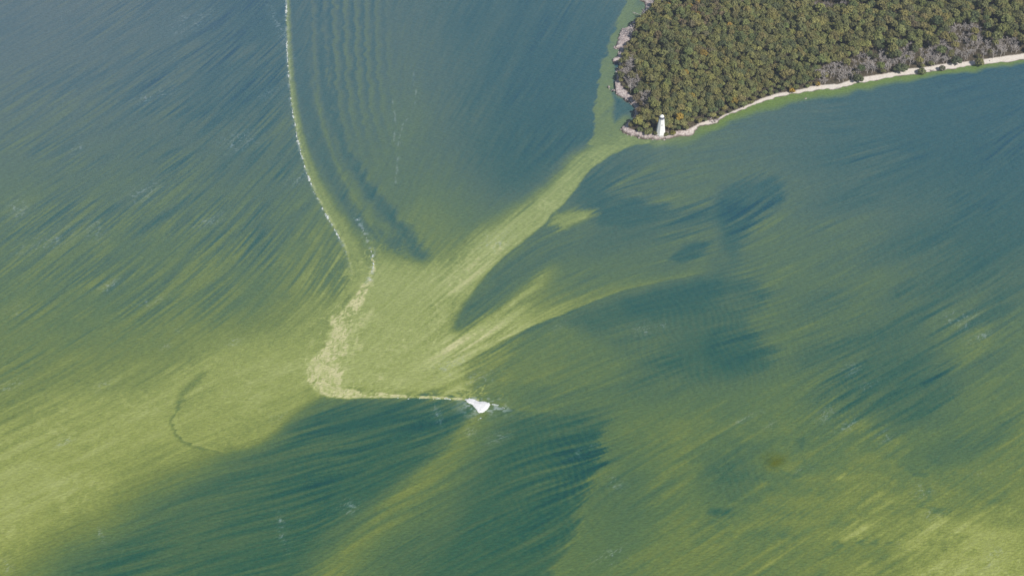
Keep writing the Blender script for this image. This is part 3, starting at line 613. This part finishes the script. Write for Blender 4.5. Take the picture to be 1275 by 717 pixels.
def join(parts):
    V = []; F = []; n = 0
    for v, f in parts: V.append(v); F.append(f + n); n += len(v)
    return np.vstack(V), np.vstack(F)
def trunk_geo(seed, H=9.0, r0=.28):
    r = random.Random(seed); parts = [tube([(0, 0, -1.5), (r.uniform(-.1, .1), 0, H * .4), (r.uniform(-.3, .3), r.uniform(-.3, .3), H * .8), (0, 0, H)], [r0 * 1.3, r0, r0 * .6, r0 * .3], 6)]
    for k in range(5):
        a = k * 1.256 + r.uniform(-.3, .3); z = H * r.uniform(.45, .7); L = r.uniform(1.8, 2.8)
        parts.append(tube([(0, 0, z), (math.cos(a) * L * .5, math.sin(a) * L * .5, z + L * .5), (math.cos(a) * L, math.sin(a) * L, z + L * 1.0)], [.13, .09, .04], 4))
    return join(parts)
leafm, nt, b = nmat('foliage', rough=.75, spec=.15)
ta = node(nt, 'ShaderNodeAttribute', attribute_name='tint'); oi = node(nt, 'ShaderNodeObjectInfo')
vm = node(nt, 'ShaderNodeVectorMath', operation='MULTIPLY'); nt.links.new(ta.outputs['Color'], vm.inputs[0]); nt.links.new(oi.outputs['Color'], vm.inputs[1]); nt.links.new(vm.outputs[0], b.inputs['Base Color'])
bark = noisy('bark', (.10, .08, .065), (.20, .165, .14), 3.0)
palebark = noisy('weathered_bark', (.40, .36, .345), (.62, .57, .54), 1.2)
NV = 8; CROWNS = []; TRUNKS = []
for k in range(NV):
    CROWNS.append(crown_geo(100 + k, R=3.75 + .25 * (k % 3), Hc=7.0 + .5 * (k % 4), leaf=.44))
    TRUNKS.append(trunk_geo(200 + k))
LEAF = {'green': (.195, .205, .080), 'dark': (.135, .156, .070), 'olive': (.238, .230, .088), 'yellowgreen': (.265, .255, .088), 'russet': (.200, .170, .095), 'yellow': (.38, .27, .06)}
TH = 8.0           # crown base: crowns sit on the upper trunk
def px_of(x, y, z):
    d = y * math.cos(PITCH) + (CAM_H - z) * math.sin(PITCH); h = y * math.sin(PITCH) - (CAM_H - z) * math.cos(PITCH)
    return 637.5 + FPX * x / d, 358.5 - FPX * h / d
# where leafless trees stand (measured on the photo) and how dense
BARE = [(786,38,6,10),(783,92,7,12),(789,106,7,12),(806,130,7,7),(1040,97,26,10),(1078,86,14,10),(1098,82,14,11),(1132,76,14,12),(1162,70,18,15),(1200,60,16,22),(1222,58,12,16),(1248,66,18,11),(1190,45,10,10),(820,2,12,6),(800,22,5,3)]
CLEAR = [(1030,12,22,9)]
LH = (822.3, 165.8)
lhx, lhy = at(*LH, 3.8)
sp = 6.3; pts = []
R_ = random.Random(77); row = 0; y = 1090.0
cand = []
while y < 1690:
    x = 110.0 + (sp / 2 if row % 2 else 0)
    while x < 790:
        cand.append((x + R_.uniform(-1.7, 1.7), y + R_.uniform(-1.7, 1.7))); x += sp
    y += sp * .88; row += 1
cand = np.array(cand); wd = inpoly(cand[:, 0], cand[:, 1], WOOD); k0 = wd > .6; cand = cand[k0]; wd = wd[k0]
cz, cd_, _ = land(cand[:, 0], cand[:, 1])
cpx, cpy = px_of(cand[:, 0], cand[:, 1], cz)
k1 = (cpx < 1330) & (cpy > -60) & (np.hypot(cand[:, 0] - lhx, cand[:, 1] - lhy) > 8.0)
# keep the tower's face open towards the lake
k1 &= ~((np.abs(cand[:, 0] - lhx) < 6.5) & (cand[:, 1] < lhy + 1))
cand, wd, cz, cpx, cpy = cand[k1], wd[k1], cz[k1], cpx[k1], cpy[k1]
patch1 = fbm(cand[:, 0] / 45, cand[:, 1] / 45, 3, 501); patch2 = fbm(cand[:, 0] / 70 + 9, cand[:, 1] / 70, 3, 511)
trees = []; bares = []
for i in range(len(cand)):
    x, y = cand[i]; z = cz[i]; q = R_.random()
    bw = max([math.exp(-(((cpx[i] - b_[0]) / b_[2]) ** 2 + ((cpy[i] - b_[1]) / b_[3]) ** 2)) for b_ in BARE])
    cw = max([math.exp(-(((cpx[i] - b_[0]) / b_[2]) ** 2 + ((cpy[i] - b_[1]) / b_[3]) ** 2)) for b_ in CLEAR])
    if cw > .45: continue
    if bw > .25 and q < .45 + bw * .6: bares.append((x, y, z)); continue
    right = min(1, max(0, (cpx[i] - 980) / 120)); west = math.exp(-((cpx[i] - 780) / 16) ** 2)
    s = R_.choice((.72, .8, .86, .92, .98, 1.04, 1.15, 1.3)) * R_.uniform(.95, 1.05) * (1 + .22 * right) * (.9 if wd[i] < 6 else 1)
    if wd[i] < 5: s *= R_.uniform(.7, 1.0)
    if right > .5 and R_.random() < .3: continue
    v = R_.random() + .35 * patch1[i]
    if R_.random() < .006 + .03 * (cpx[i] < 900 and cpy[i] < 25): kd = 'yellow'
    elif v < .18: kd = 'dark'
    elif v < .52: kd = 'green'
    elif v < .84: kd = 'olive'
    else: kd = 'yellowgreen' if R_.random() < .6 else 'olive'
    if patch2[i] + R_.uniform(-.25, .25) > .50 or (west > .5 and R_.random() < .5): kd = 'russet' if R_.random() < .7 else kd
    jit = np.array([R_.uniform(.93, 1.08) for _ in range(3)]) * R_.uniform(.8, 1.2)
    hh = R_.uniform(.85, 1.15) * (.62 if wd[i] < 5 else (.82 if wd[i] < 10 else 1))
    trees.append(dict(x=x, y=y, z=z, s=s, kd=kd, col=np.array(LEAF[kd]) * jit, v=R_.randrange(NV), rz=R_.uniform(0, 6.28), zs=hh, wd=wd[i], px=cpx[i], py=cpy[i]))
# the 300 broadleaf trees that show largest: nearest the camera along the wood's edge
def size_key(t): return -t['s'] / math.sqrt(t['x'] ** 2 + t['y'] ** 2 + CAM_H ** 2) * (1.06 if t['wd'] < 10 else 1.0)
vis = [t for t in trees if 0 <= t['px'] <= 1275 and 4 <= t['py'] <= 180]; vis.sort(key=size_key)
solo = vis[:290]; sid = {id(t) for t in solo}; rest = [t for t in trees if id(t) not in sid]
print('trees', len(trees), 'bare', len(bares))
protos = []
for k in range(NV):
    e = empty('broadleaf_tree', (0, 0, 0), '', 'tree'); V, F, B = CROWNS[k]; V = V.copy(); V[:, 2] += TH - 3.0
    rg = np.ones((len(V), 4), np.float32); rg[:, :3] = B[:, None]
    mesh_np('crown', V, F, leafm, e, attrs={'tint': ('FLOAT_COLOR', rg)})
    mesh_np('trunk', TRUNKS[k][0], TRUNKS[k][1], bark, e, smooth=True); protos.append(e)
WORDS = {'green': 'mid green', 'dark': 'dark green', 'olive': 'olive green', 'yellowgreen': 'light yellowish green', 'russet': 'brownish russet', 'yellow': 'bright yellow autumn'}
def zone(t):
    if t['px'] < 800: return 'above the rocky western shore'
    if t['px'] < 870: return 'around the white lighthouse on the point'
    if t['px'] < 990: return 'behind the western half of the pale beach'
    if t['px'] < 1130: return 'on the slope above the middle of the beach'
    return 'on the slope above the far right of the beach'
used = set()
for t in solo:
    lab = '%s broadleaf tree %s' % (WORDS[t['kd']], zone(t)); grp = '%s trees %s' % (WORDS[t['kd']], zone(t))
    r = copy_tree(protos[t['v']], (t['x'], t['y'], t['z']), t['rz'], (t['s'], t['s'], t['s'] * t['zs']), lab, 'tree', grp)
    for c in r.children: c.color = (*t['col'], 1)
Vs = []; Fs = []; Cs = []; n = 0
for t in rest:
    V, F, B = CROWNS[t['v']]; ca, sa = math.cos(t['rz']), math.sin(t['rz']); s = t['s']; TV, TF = tube([(0, 0, -1), (0, 0, 9)], [.4, .15], 4)
    W = np.empty_like(V); W[:, 0] = (V[:, 0] * ca - V[:, 1] * sa) * s + t['x']; W[:, 1] = (V[:, 0] * sa + V[:, 1] * ca) * s + t['y']; W[:, 2] = (V[:, 2] + TH - 3.0) * s * t['zs'] + t['z']
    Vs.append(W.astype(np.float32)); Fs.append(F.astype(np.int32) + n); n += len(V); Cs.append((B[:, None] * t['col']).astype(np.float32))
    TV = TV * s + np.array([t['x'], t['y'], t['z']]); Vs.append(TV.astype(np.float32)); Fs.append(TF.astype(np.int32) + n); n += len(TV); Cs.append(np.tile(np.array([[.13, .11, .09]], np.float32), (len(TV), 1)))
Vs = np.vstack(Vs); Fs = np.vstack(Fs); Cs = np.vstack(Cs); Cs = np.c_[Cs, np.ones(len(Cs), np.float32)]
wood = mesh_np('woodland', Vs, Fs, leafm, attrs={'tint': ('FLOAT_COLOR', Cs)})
tag(wood, 'dense mass of broadleaf treetops covering the interior of the headland', 'woodland', kind='stuff')
del Vs, Fs, Cs
for e in protos:
    for c in list(e.children): bpy.data.objects.remove(c)
    bpy.data.objects.remove(e)
# leafless trees -------------------------------------------------
def bare_geo(seed, H=11.0):
    r = np.random.RandomState(seed); tr = []; br = []
    lean = r.uniform(-1, 1, 2); top = np.array([lean[0], lean[1], H * .75])
    tr.append(tube([(0, 0, -1.5), (lean[0] * .3, lean[1] * .3, H * .35), top], [.34, .26, .12], 6))
    def grow(p, d, L, rad, lev):
        q = p + d * L; mid = p + d * L * .5 + r.randn(3) * L * .06; br.append(tube([p, mid, q], [rad, rad * .8, rad * .55], 3))
        if lev == 0: return
        for _ in range(3 if lev > 1 else 4):
            e = d + r.randn(3) * .55; e[2] = abs(e[2]) * .8 + .15; e /= np.linalg.norm(e); st_ = p + d * L * r.uniform(.35, 1.0)
            grow(st_, e, L * r.uniform(.55, .8), max(.055, rad * .6), lev - 1)
    for k in range(7):
        f = r.uniform(.3, 1.0); p = np.array([0, 0, 0]) + top * f; a = k * .9 + r.uniform(-.3, .3)
        d = np.array([math.cos(a) * .7, math.sin(a) * .7, .75]); d /= np.linalg.norm(d); grow(p, d, H * .27 * (1.25 - f * .5), .16, 3)
    return join(tr), join(br)
bp_ = []
for k in range(4):
    e = empty('bare_tree', (0, 0, 0), '', 'tree'); T, Bv = bare_geo(300 + k)
    mesh_np('trunk', T[0], T[1], palebark, e, smooth=True); mesh_np('branches', Bv[0], Bv[1], palebark, e); bp_.append(e)
def bzone(x, y, z):
    px, _ = px_of(x, y, z)
    if px < 830: return 'above the rocky western shore'
    if px < 1070: return 'on the bluff over the middle of the beach'
    if px < 1150: return 'on the bluff right of the beach middle'
    return 'on the bluff above the far right of the beach'
bares = [b_ for b_ in bares]; R_.shuffle(bares)
for x, y, z in bares[:190]:
    s = R_.uniform(.75, 1.2); w = bzone(x, y, z)
    copy_tree(bp_[R_.randrange(4)], (x, y, z), R_.uniform(0, 6.28), s, 'pale grey leafless tree ' + w, 'tree', 'leafless trees ' + w)
# tall bare stems of the small clearing at the top
for k in range(13):
    px = 1012 + k * 3.2 + R_.uniform(-1, 1); py = 17 - abs(k - 6) * .3 + R_.uniform(-3, 2); x, y = at(px, py, 14.0)
    copy_tree(bp_[k % 4], (float(x), float(y), zland(float(x), float(y))), R_.uniform(0, 6.28), (.5, .5, 1.35), 'tall thin pale leafless tree in the small clearing at the top of the wood', 'tree', 'tall pale stems of the clearing')
for e in bp_:
    for c in list(e.children): bpy.data.objects.remove(c)
    bpy.data.objects.remove(e)
# single trees and shrubs one can pick out -------------------------
def single(name, px, py, R, Hc, base, col, label, cat='tree', seed=1, leaves=320, zoff=None):
    x, y = at(px, py, 3.0); x = float(x); y = float(y); z = zland(x, y)
    if z > 5: x, y = map(float, at(px, py, z)); z = zland(x, y)
    e = empty(name, (x, y, z), label, cat); V, F, B = crown_geo(seed, R=R, Hc=Hc, leaves=leaves, leaf=.6); V[:, 2] += base
    rg = np.ones((len(V), 4), np.float32); rg[:, :3] = B[:, None]
    o = mesh_np('crown', V, F, leafm, e, attrs={'tint': ('FLOAT_COLOR', rg)}); o.color = (*col, 1)
    T = tube([(0, 0, -1), (0.1, 0, base + Hc * .4), (0, .1, base + Hc * .7)], [.3 if base > 1 else .12, .2 if base > 1 else .09, .06], 6)
    mesh_np('trunk' if cat == 'tree' else 'stem', T[0], T[1], bark, e, smooth=True)
single('shrub', 829.0, 168.5, 3.2, 4.4, .3, (.135, .14, .045), 'yellow green shrub at the right foot of the white lighthouse', 'shrub', 21)
single('shrub', 815.8, 168.0, 2.5, 4.2, .3, (.12, .125, .05), 'small olive shrub at the left foot of the white lighthouse', 'shrub', 22)
single('shrub', 806.5, 167.5, 4.6, 6.8, .3, (.21, .22, .085), 'large rounded olive shrub on the ledge left of the lighthouse', 'shrub', 23)
single('shrub', 797.0, 164.0, 3.6, 5.0, .3, (.14, .16, .07), 'dark green shrub near the western tip of the point', 'shrub', 24)
single('shrub', 837.5, 167.0, 3.4, 4.2, .3, (.17, .16, .04), 'bright yellowish shrub on the ledge right of the lighthouse', 'shrub', 25)
single('broadleaf_tree', 1219.0, 80.0, 5.6, 10.5, 1.0, (.20, .20, .085), 'olive green tree standing alone on the pale beach at right', 'tree', 26)
single('broadleaf_tree', 1147.5, 89.5, 5.0, 7.0, .6, (.15, .17, .075), 'rounded green tree on the beach beside two patches of sand', 'tree', 27)
single('broadleaf_tree', 1173.0, 86.0, 3.8, 7.5, .6, (.17, .17, .11), 'greyish green tree leaning over the beach at the water', 'tree', 28)
single('broadleaf_tree', 1019.0, 36.0, 10.5, 11.0, 4.0, (.26, .24, .08), 'very wide golden green tree just below the small clearing', 'tree', 29, 700)
single('broadleaf_tree', 986.5, 113.0, 3.6, 5.5, .5, (.40, .26, .04), 'bright orange yellow tree at the edge of the beach', 'tree', 30)
single('broadleaf_tree', 1018.0, 105.0, 3.4, 5.0, .5, (.36, .25, .05), 'golden yellow tree beside the leafless trees on the beach bluff', 'tree', 31)
single('broadleaf_tree', 805.5, 108.0, 2.4, 4.5, 5.0, (.30, .26, .04), 'bright yellow treetop above the western rocks', 'tree', 32)
single('broadleaf_tree', 1068.0, 100.0, 6.5, 9.0, 1.0, (.12, .135, .065), 'dark green tree bulging over the beach between grey leafless trees', 'tree', 33)
single('broadleaf_tree', 1122.0, 88.0, 7.5, 9.5, 1.5, (.12, .14, .07), 'broad dark green tree at the top of the beach bluff', 'tree', 34)
single('broadleaf_tree', 1190.0, 79.0, 7.0, 10.0, 1.5, (.12, .14, .08), 'dark blue green tree behind the sand of the right beach', 'tree', 35)
# ================================================================= lighthouse
white = noisy('white_paint', (.88, .87, .85), (.93, .92, .90), .8, rough=.6)
darkm = noisy('dark_metal', (.035, .035, .05), (.06, .06, .08), 2.0, rough=.5)
greym = noisy('grey_steel', (.20, .21, .26), (.28, .29, .34), 2.0, rough=.5)
glass, _nt, _b = nmat('lantern_glass', (.10, .11, .17), .08, .6)
lh = empty('lighthouse', (float(lhx), float(lhy), zland(float(lhx), float(lhy)) - .2), 'tall white tapering octagonal lighthouse with dark lantern band on the rocky point', 'lighthouse', rz=math.radians(8)); lh.scale = (1.0, 1.0, .93)
def ngon(r, z, n=8, ph=0): return [(r * math.cos(2 * math.pi * (k + .5) / n + ph), r * math.sin(2 * math.pi * (k + .5) / n + ph), z) for k in range(n)]
def loft(rings, n=8, cap=True):
    bm = bmesh.new(); R = [[bm.verts.new(p) for p in ngon(r, z, n)] for r, z in rings]
    for A, B in zip(R[:-1], R[1:]):
        for k in range(n): bm.faces.new((A[k], A[(k + 1) % n], B[(k + 1) % n], B[k]))
    if cap: bm.faces.new(R[0][::-1]); bm.faces.new(R[-1])
    return bm
obj('foundation', loft([(6.0, -1.2), (6.0, .9), (5.7, 1.0)]), noisy('concrete', (.55, .53, .50), (.66, .64, .60), 1.5), lh)
tower = obj('tower', loft([(5.4, 1.0), (5.1, 3.5), (4.1, 12.0), (3.0, 21.5)]), white, lh)
obj('gallery', loft([(3.0, 21.5), (3.2, 22.0), (3.15, 22.25)]), greym, lh)
bm = bmesh.new()
for zz in (22.75, 23.3):
    ring = ngon(3.05, zz)
    for k in range(8):
        a = Vector(ring[k]); b2 = Vector(ring[(k + 1) % 8]); m = Matrix.Translation((a + b2) / 2) @ (b2 - a).to_track_quat('Z', 'Y').to_matrix().to_4x4()
        bmesh.ops.create_cone(bm, cap_ends=True, segments=5, radius1=.05, radius2=.05, depth=(b2 - a).length, matrix=m)
for k in range(16):
    a = Vector(ngon(3.05, 22.75, 16)[k]) if k % 2 else Vector(ngon(3.05, 22.75)[k // 2])
    bmesh.ops.create_cone(bm, cap_ends=True, segments=5, radius1=.05, radius2=.05, depth=1.1, matrix=Matrix.Translation(a))
obj('railing', bm, greym, lh)
lan = obj('lantern_room', loft([(2.2, 22.25), (2.2, 22.9), (2.15, 24.6)]), glass, lh)
bm = bmesh.new()
for p in ngon(2.2, 23.6):
    bmesh.ops.create_cone(bm, cap_ends=True, segments=4, radius1=.12, radius2=.12, depth=2.5, matrix=Matrix.Translation(p))
obj('glazing_bars', bm, darkm, lan)
rf = obj('roof', loft([(2.7, 24.6), (2.65, 24.8), (1.9, 26.0), (.7, 26.9), (.15, 27.2)]), white, lh)
bm = bmesh.new(); bmesh.ops.create_icosphere(bm, subdivisions=2, radius=.38, matrix=Matrix.Translation((0, 0, 27.45))); obj('vent_ball', bm, darkm, rf)
def box(bm, c, s):
    r = bmesh.ops.create_cube(bm, size=1.0, matrix=Matrix.Translation(c) @ Matrix.Diagonal((*s, 1))); return r
def wall_piece(name, z, w, h, mat, depth=.25, frame=True):
    rr_ = np.interp(z, [1.0, 3.5, 12, 21.5], [5.4, 5.1, 4.1, 3.0]) * math.cos(math.pi / 8)
    bm = bmesh.new(); box(bm, (0, -rr_ - .02, z), (w, depth, h)); o = obj(name, bm, mat, tower)
    return o
wall_piece('window', 14.4, .8, 1.2, darkm); wall_piece('door', 2.2, 1.1, 2.2, white)
# ================================================================= rocks and beach debris
rockm = noisy('limestone', (.17, .14, .14), (.50, .43, .41), .9, bump=.15, lo=.38, hi=.6)
def rock_mesh(seed):
    r = np.random.RandomState(seed); V, F = ICO2; ph = r.uniform(0, 99)
    d = 1 + .35 * fbm(V[:, 0] * 1.3 + ph, V[:, 1] * 1.3 + V[:, 2] * 1.7, 3, seed); V = V * d[:, None] * np.array([1, r.uniform(.6, .9), r.uniform(.45, .7)])
    me = mesh_np('boulder', V, F, rockm).data; return me
RM = []
for k in range(5):
    me = rock_mesh(400 + k); RM.append(me)
for o in [o for o in bpy.data.objects if o.name.startswith('boulder')]: bpy.data.objects.remove(o)
def boulder(px, py, s, label, group):
    x, y = map(float, at(px, py, .3)); z = zland(x, y); o = bpy.data.objects.new('boulder', RM[R_.randrange(5)]); C.objects.link(o)
    o.location = (x, y, max(z, -.35) + .15 * s); o.rotation_euler = (R_.uniform(-.2, .2), R_.uniform(-.2, .2), R_.uniform(0, 6)); o.scale = (s, s, s * .8)
    tag(o, label, 'boulder', group)
for i in range(70):
    t = R_.uniform(0, 1); seg = [(p, q) for p, q in zip(COAST_PX[11:41], COAST_PX[12:42])]; p, q = seg[int(t * len(seg)) % len(seg)]; u = R_.random()
    px = p[0] + (q[0] - p[0]) * u; py = p[1] + (q[1] - p[1]) * u
    if py < 70: z_ = 'at the waterline of the upper white rocks'
    elif py < 120: z_ = 'at the waterline beside the small western spit'
    elif px < 792: z_ = 'along the ledge around the dark little bay'
    else: z_ = 'at the foot of the lighthouse ledge'
    boulder(px + R_.uniform(-.6, 1.0), py + R_.uniform(-1.0, .5), R_.uniform(.5, 1.7), 'pale limestone boulder ' + z_, 'boulders ' + z_)
for i in range(16):
    boulder(R_.uniform(884, 895), R_.uniform(147.5, 153), R_.uniform(.8, 1.9), 'mauve grey boulder in the heap on the left end of the beach', 'boulders heaped on the left end of the beach')
for px, py, s, lab in [(1003, 122.6, 1.6, 'single dark boulder lying in the shallows off the beach'), (1159.5, 88.4, 1.3, 'small grey boulder on the sand right of the rounded green tree'), (1232, 76.5, 1.0, 'small grey boulder on the sand right of the lone beach tree'), (1189, 82.5, .9, 'small grey boulder on the sand left of the lone beach tree')]:
    boulder(px, py, s, lab, None)
def fallen(px, py, ang, L, label, seed):
    x, y = map(float, at(px, py, .5)); r = random.Random(seed); z = max(zland(x, y), 0) + .3
    e = empty('fallen_tree', (x, y, z), label, 'dead tree', rz=ang)
    T = tube([(0, 0, 0), (L * .5, .2, .3), (L, 0, .5)], [.32, .24, .1], 6); mesh_np('trunk', T[0], T[1], palebark, e, smooth=True); parts = []
    for k in range(12):
        f = r.uniform(.3, 1); a = r.choice((-1, 1)) * r.uniform(.4, 1.2); l = r.uniform(1.5, 3.8)
        parts.append(tube([(L * f, 0, .4), (L * f + l * math.cos(a), l * math.sin(a), .5 + r.uniform(0, 1.2))], [.11, .04], 4))
    T = join(parts); mesh_np('branches', T[0], T[1], palebark, e)
fallen(798, 19, math.radians(150), 11, 'white fallen tree reaching over the green water off the upper beach', 1)
fallen(1036, 111.5, math.radians(10), 8, 'grey fallen tree at the water edge in the middle of the beach', 2)
fallen(1155, 87.5, math.radians(-15), 7, 'bleached fallen tree on the sand by the rounded green tree', 3)
# ================================================================= foam
foamm = noisy('foam', (.38, .45, .42), (.80, .83, .82), .55, rough=.9, bump=.1)
def foam_sheet(name, x0, x1, y0, y1, maskf, label, cat, kind=None, step=.6, thick=.25, mat=None):
    """raised raft of foam: the cells of a ragged grid where maskf > 0, with sides down into the water"""
    gx = np.arange(x0, x1, step); gy = np.arange(y0, y1, step); A, B = np.meshgrid(gx, gy)
    m = maskf(A, B); inside = m > 0
    cell = inside[:-1, :-1] & inside[1:, :-1] & inside[:-1, 1:] & inside[1:, 1:]
    A = A + step * .8 * fbm(A / 1.1, B / 1.1, 2, 601); B = B + step * .8 * fbm(A / 1.1 + 40, B / 1.1, 2, 602)
    zt = .14 + thick * np.clip(m, 0, 1) + .10 * (fbm(A / 1.6, B / 1.6, 2, 603) + .3)
    idx = np.arange(A.size).reshape(A.shape); c00, c10, c11, c01 = idx[:-1, :-1], idx[:-1, 1:], idx[1:, 1:], idx[1:, :-1]
    N = A.size; Ft = np.stack([c00, c10, c11, c01], -1)[cell]; cp = np.pad(cell, 1); sides = []
    for nb, (p, q) in (((cp[:-2, 1:-1]), (c00, c10)), ((cp[1:-1, 2:]), (c10, c11)), ((cp[2:, 1:-1]), (c11, c01)), ((cp[1:-1, :-2]), (c01, c00))):
        e = cell & ~nb; sides.append(np.stack([q[e], p[e], p[e] + N, q[e] + N], -1))
    F = np.vstack([Ft] + sides); V = np.vstack([np.stack([A, B, zt], -1).reshape(-1, 3), np.stack([A, B, np.full(A.shape, -.3)], -1).reshape(-1, 3)])
    u, inv = np.unique(F, return_inverse=True); V = V[u]; F = inv.reshape(F.shape)
    o = mesh_np(name, V, F, mat or foamm, smooth=True); return tag(o, label, cat, kind=kind)
def line_mask(P, wk, wv, off, lo, seed, sc=5.0, cut=1.0):
    def f(A, B):
        px, py = chart(A, B); d, s, t = pdist(px + .9 * fbm(A / 4, B / 4, 3, seed + 5), py + .9 * fbm(A / 4, B / 4, 3, seed + 6), P, 12); s = s - off
        n = fbm(A / sc, B / sc, 3, seed) + .5 * fbm(A / 16, B / 16, 2, seed + 1)
        return np.where(t < cut, 1 - np.abs(s) / (np.interp(t, wk, wv) * np.clip(.45 + 1.5 * (n - lo), 0, 2) + 1e-3), -1)
    return f
def bbox(P, pad=8):
    a, b_ = at([p[0] for p in P], [p[1] for p in P]); return a.min() - pad, a.max() + pad, b_.min() - pad, b_.max() + pad
FV = [p for p in FRONT if p[1] > -50]
foam_sheet('foam_line', *bbox(FV), line_mask(FRONT, [0, .15, .3, .5, .75, .93, 1], [.9, 1.3, 1.0, 1.1, 1.6, 1.0, .2], .8, .05, 701, 3.2), 'long thin line of white foam curving down the upper left water', 'foam', 'stuff')
foam_sheet('foam_line', *bbox(FRONT2), line_mask(FRONT2, [0, .2, .6, 1], [.4, 1.0, 1.7, .7], 0, .08, 711, 2.6), 'short broken line of white foam above the cream scum', 'foam', 'stuff')
E2 = [(480,495),(520,496),(555,496.5),(583,497)]
foam_sheet('foam_line', *bbox(E2), line_mask(E2, [0, .4, 1], [.3, .7, 1.3], 0, .0, 721, 3.0), 'dotted white foam along the sharp edge left of the white patch', 'foam', 'stuff')
E3 = [(612,503),(620,504),(626,507),(632,510)]
foam_sheet('foam_line', *bbox(E3), line_mask(E3, [0, .5, 1], [.5, .6, 1.2], 0, .05, 731, 2.5), 'small whitish streak right of the white foam patch', 'foam', 'stuff')
PATCH = [(579.5,498),(582,495.8),(587,495.6),(591,497.5),(596,499.6),(601,499.2),(606,499.8),(609.5,502),(610.5,505),(608.5,508.5),(605,511.5),(600.5,514),(596.5,513.8),(593.5,510.5),(590,506),(586,502.5),(582,501)]
def patch_mask(A, B):
    px, py = chart(A, B); s = inpoly(px + 2.2 * fbm(A / 4, B / 4, 4, 741), py + 1.8 * fbm(A / 4, B / 4, 4, 742), smooth_poly(PATCH + PATCH[:1], 1)); return s / 4.0
brightfoam = noisy('white_foam', (.80, .80, .80), (.90, .90, .90), .5, rough=.9)
foam_sheet('foam_patch', *bbox(PATCH), patch_mask, 'bright white wedge shaped foam patch at the tip of the green front', 'foam', step=.5, thick=.9, mat=brightfoam)
E4 = [(607,513),(601,517),(597,521),(592,525),(589,529)]
greyfoam = noisy('thin_foam', (.36, .44, .46), (.62, .68, .70), .9, rough=.9)
foam_sheet('foam_line', *bbox(E4), line_mask(E4, [0, .5, 1], [.9, 1.8, .8], 0, .12, 751, 3.0), 'thin broken grey foam trailing below the white patch', 'foam', 'stuff', mat=greyfoam)
# ================================================================= air
bm = bmesh.new(); bmesh.ops.create_cube(bm, size=1.0, matrix=Matrix.Translation((0, 0, (990 - 6) / 2)) @ Matrix.Diagonal((12400, 12400, 996, 1)))
hm = bpy.data.materials.new('haze_air'); hm.use_nodes = True; hn = hm.node_tree; hn.nodes.remove(hn.nodes['Principled BSDF'])
pv = hn.nodes.new('ShaderNodeVolumePrincipled'); pv.inputs['Color'].default_value = (.72, .80, 1.0, 1); pv.inputs['Density'].default_value = HAZE; pv.inputs['Anisotropy'].default_value = 0.0
hn.links.new(pv.outputs[0], hn.nodes['Material Output'].inputs['Volume'])
hz = obj('haze', bm, hm); tag(hz, None, None, kind='stuff')
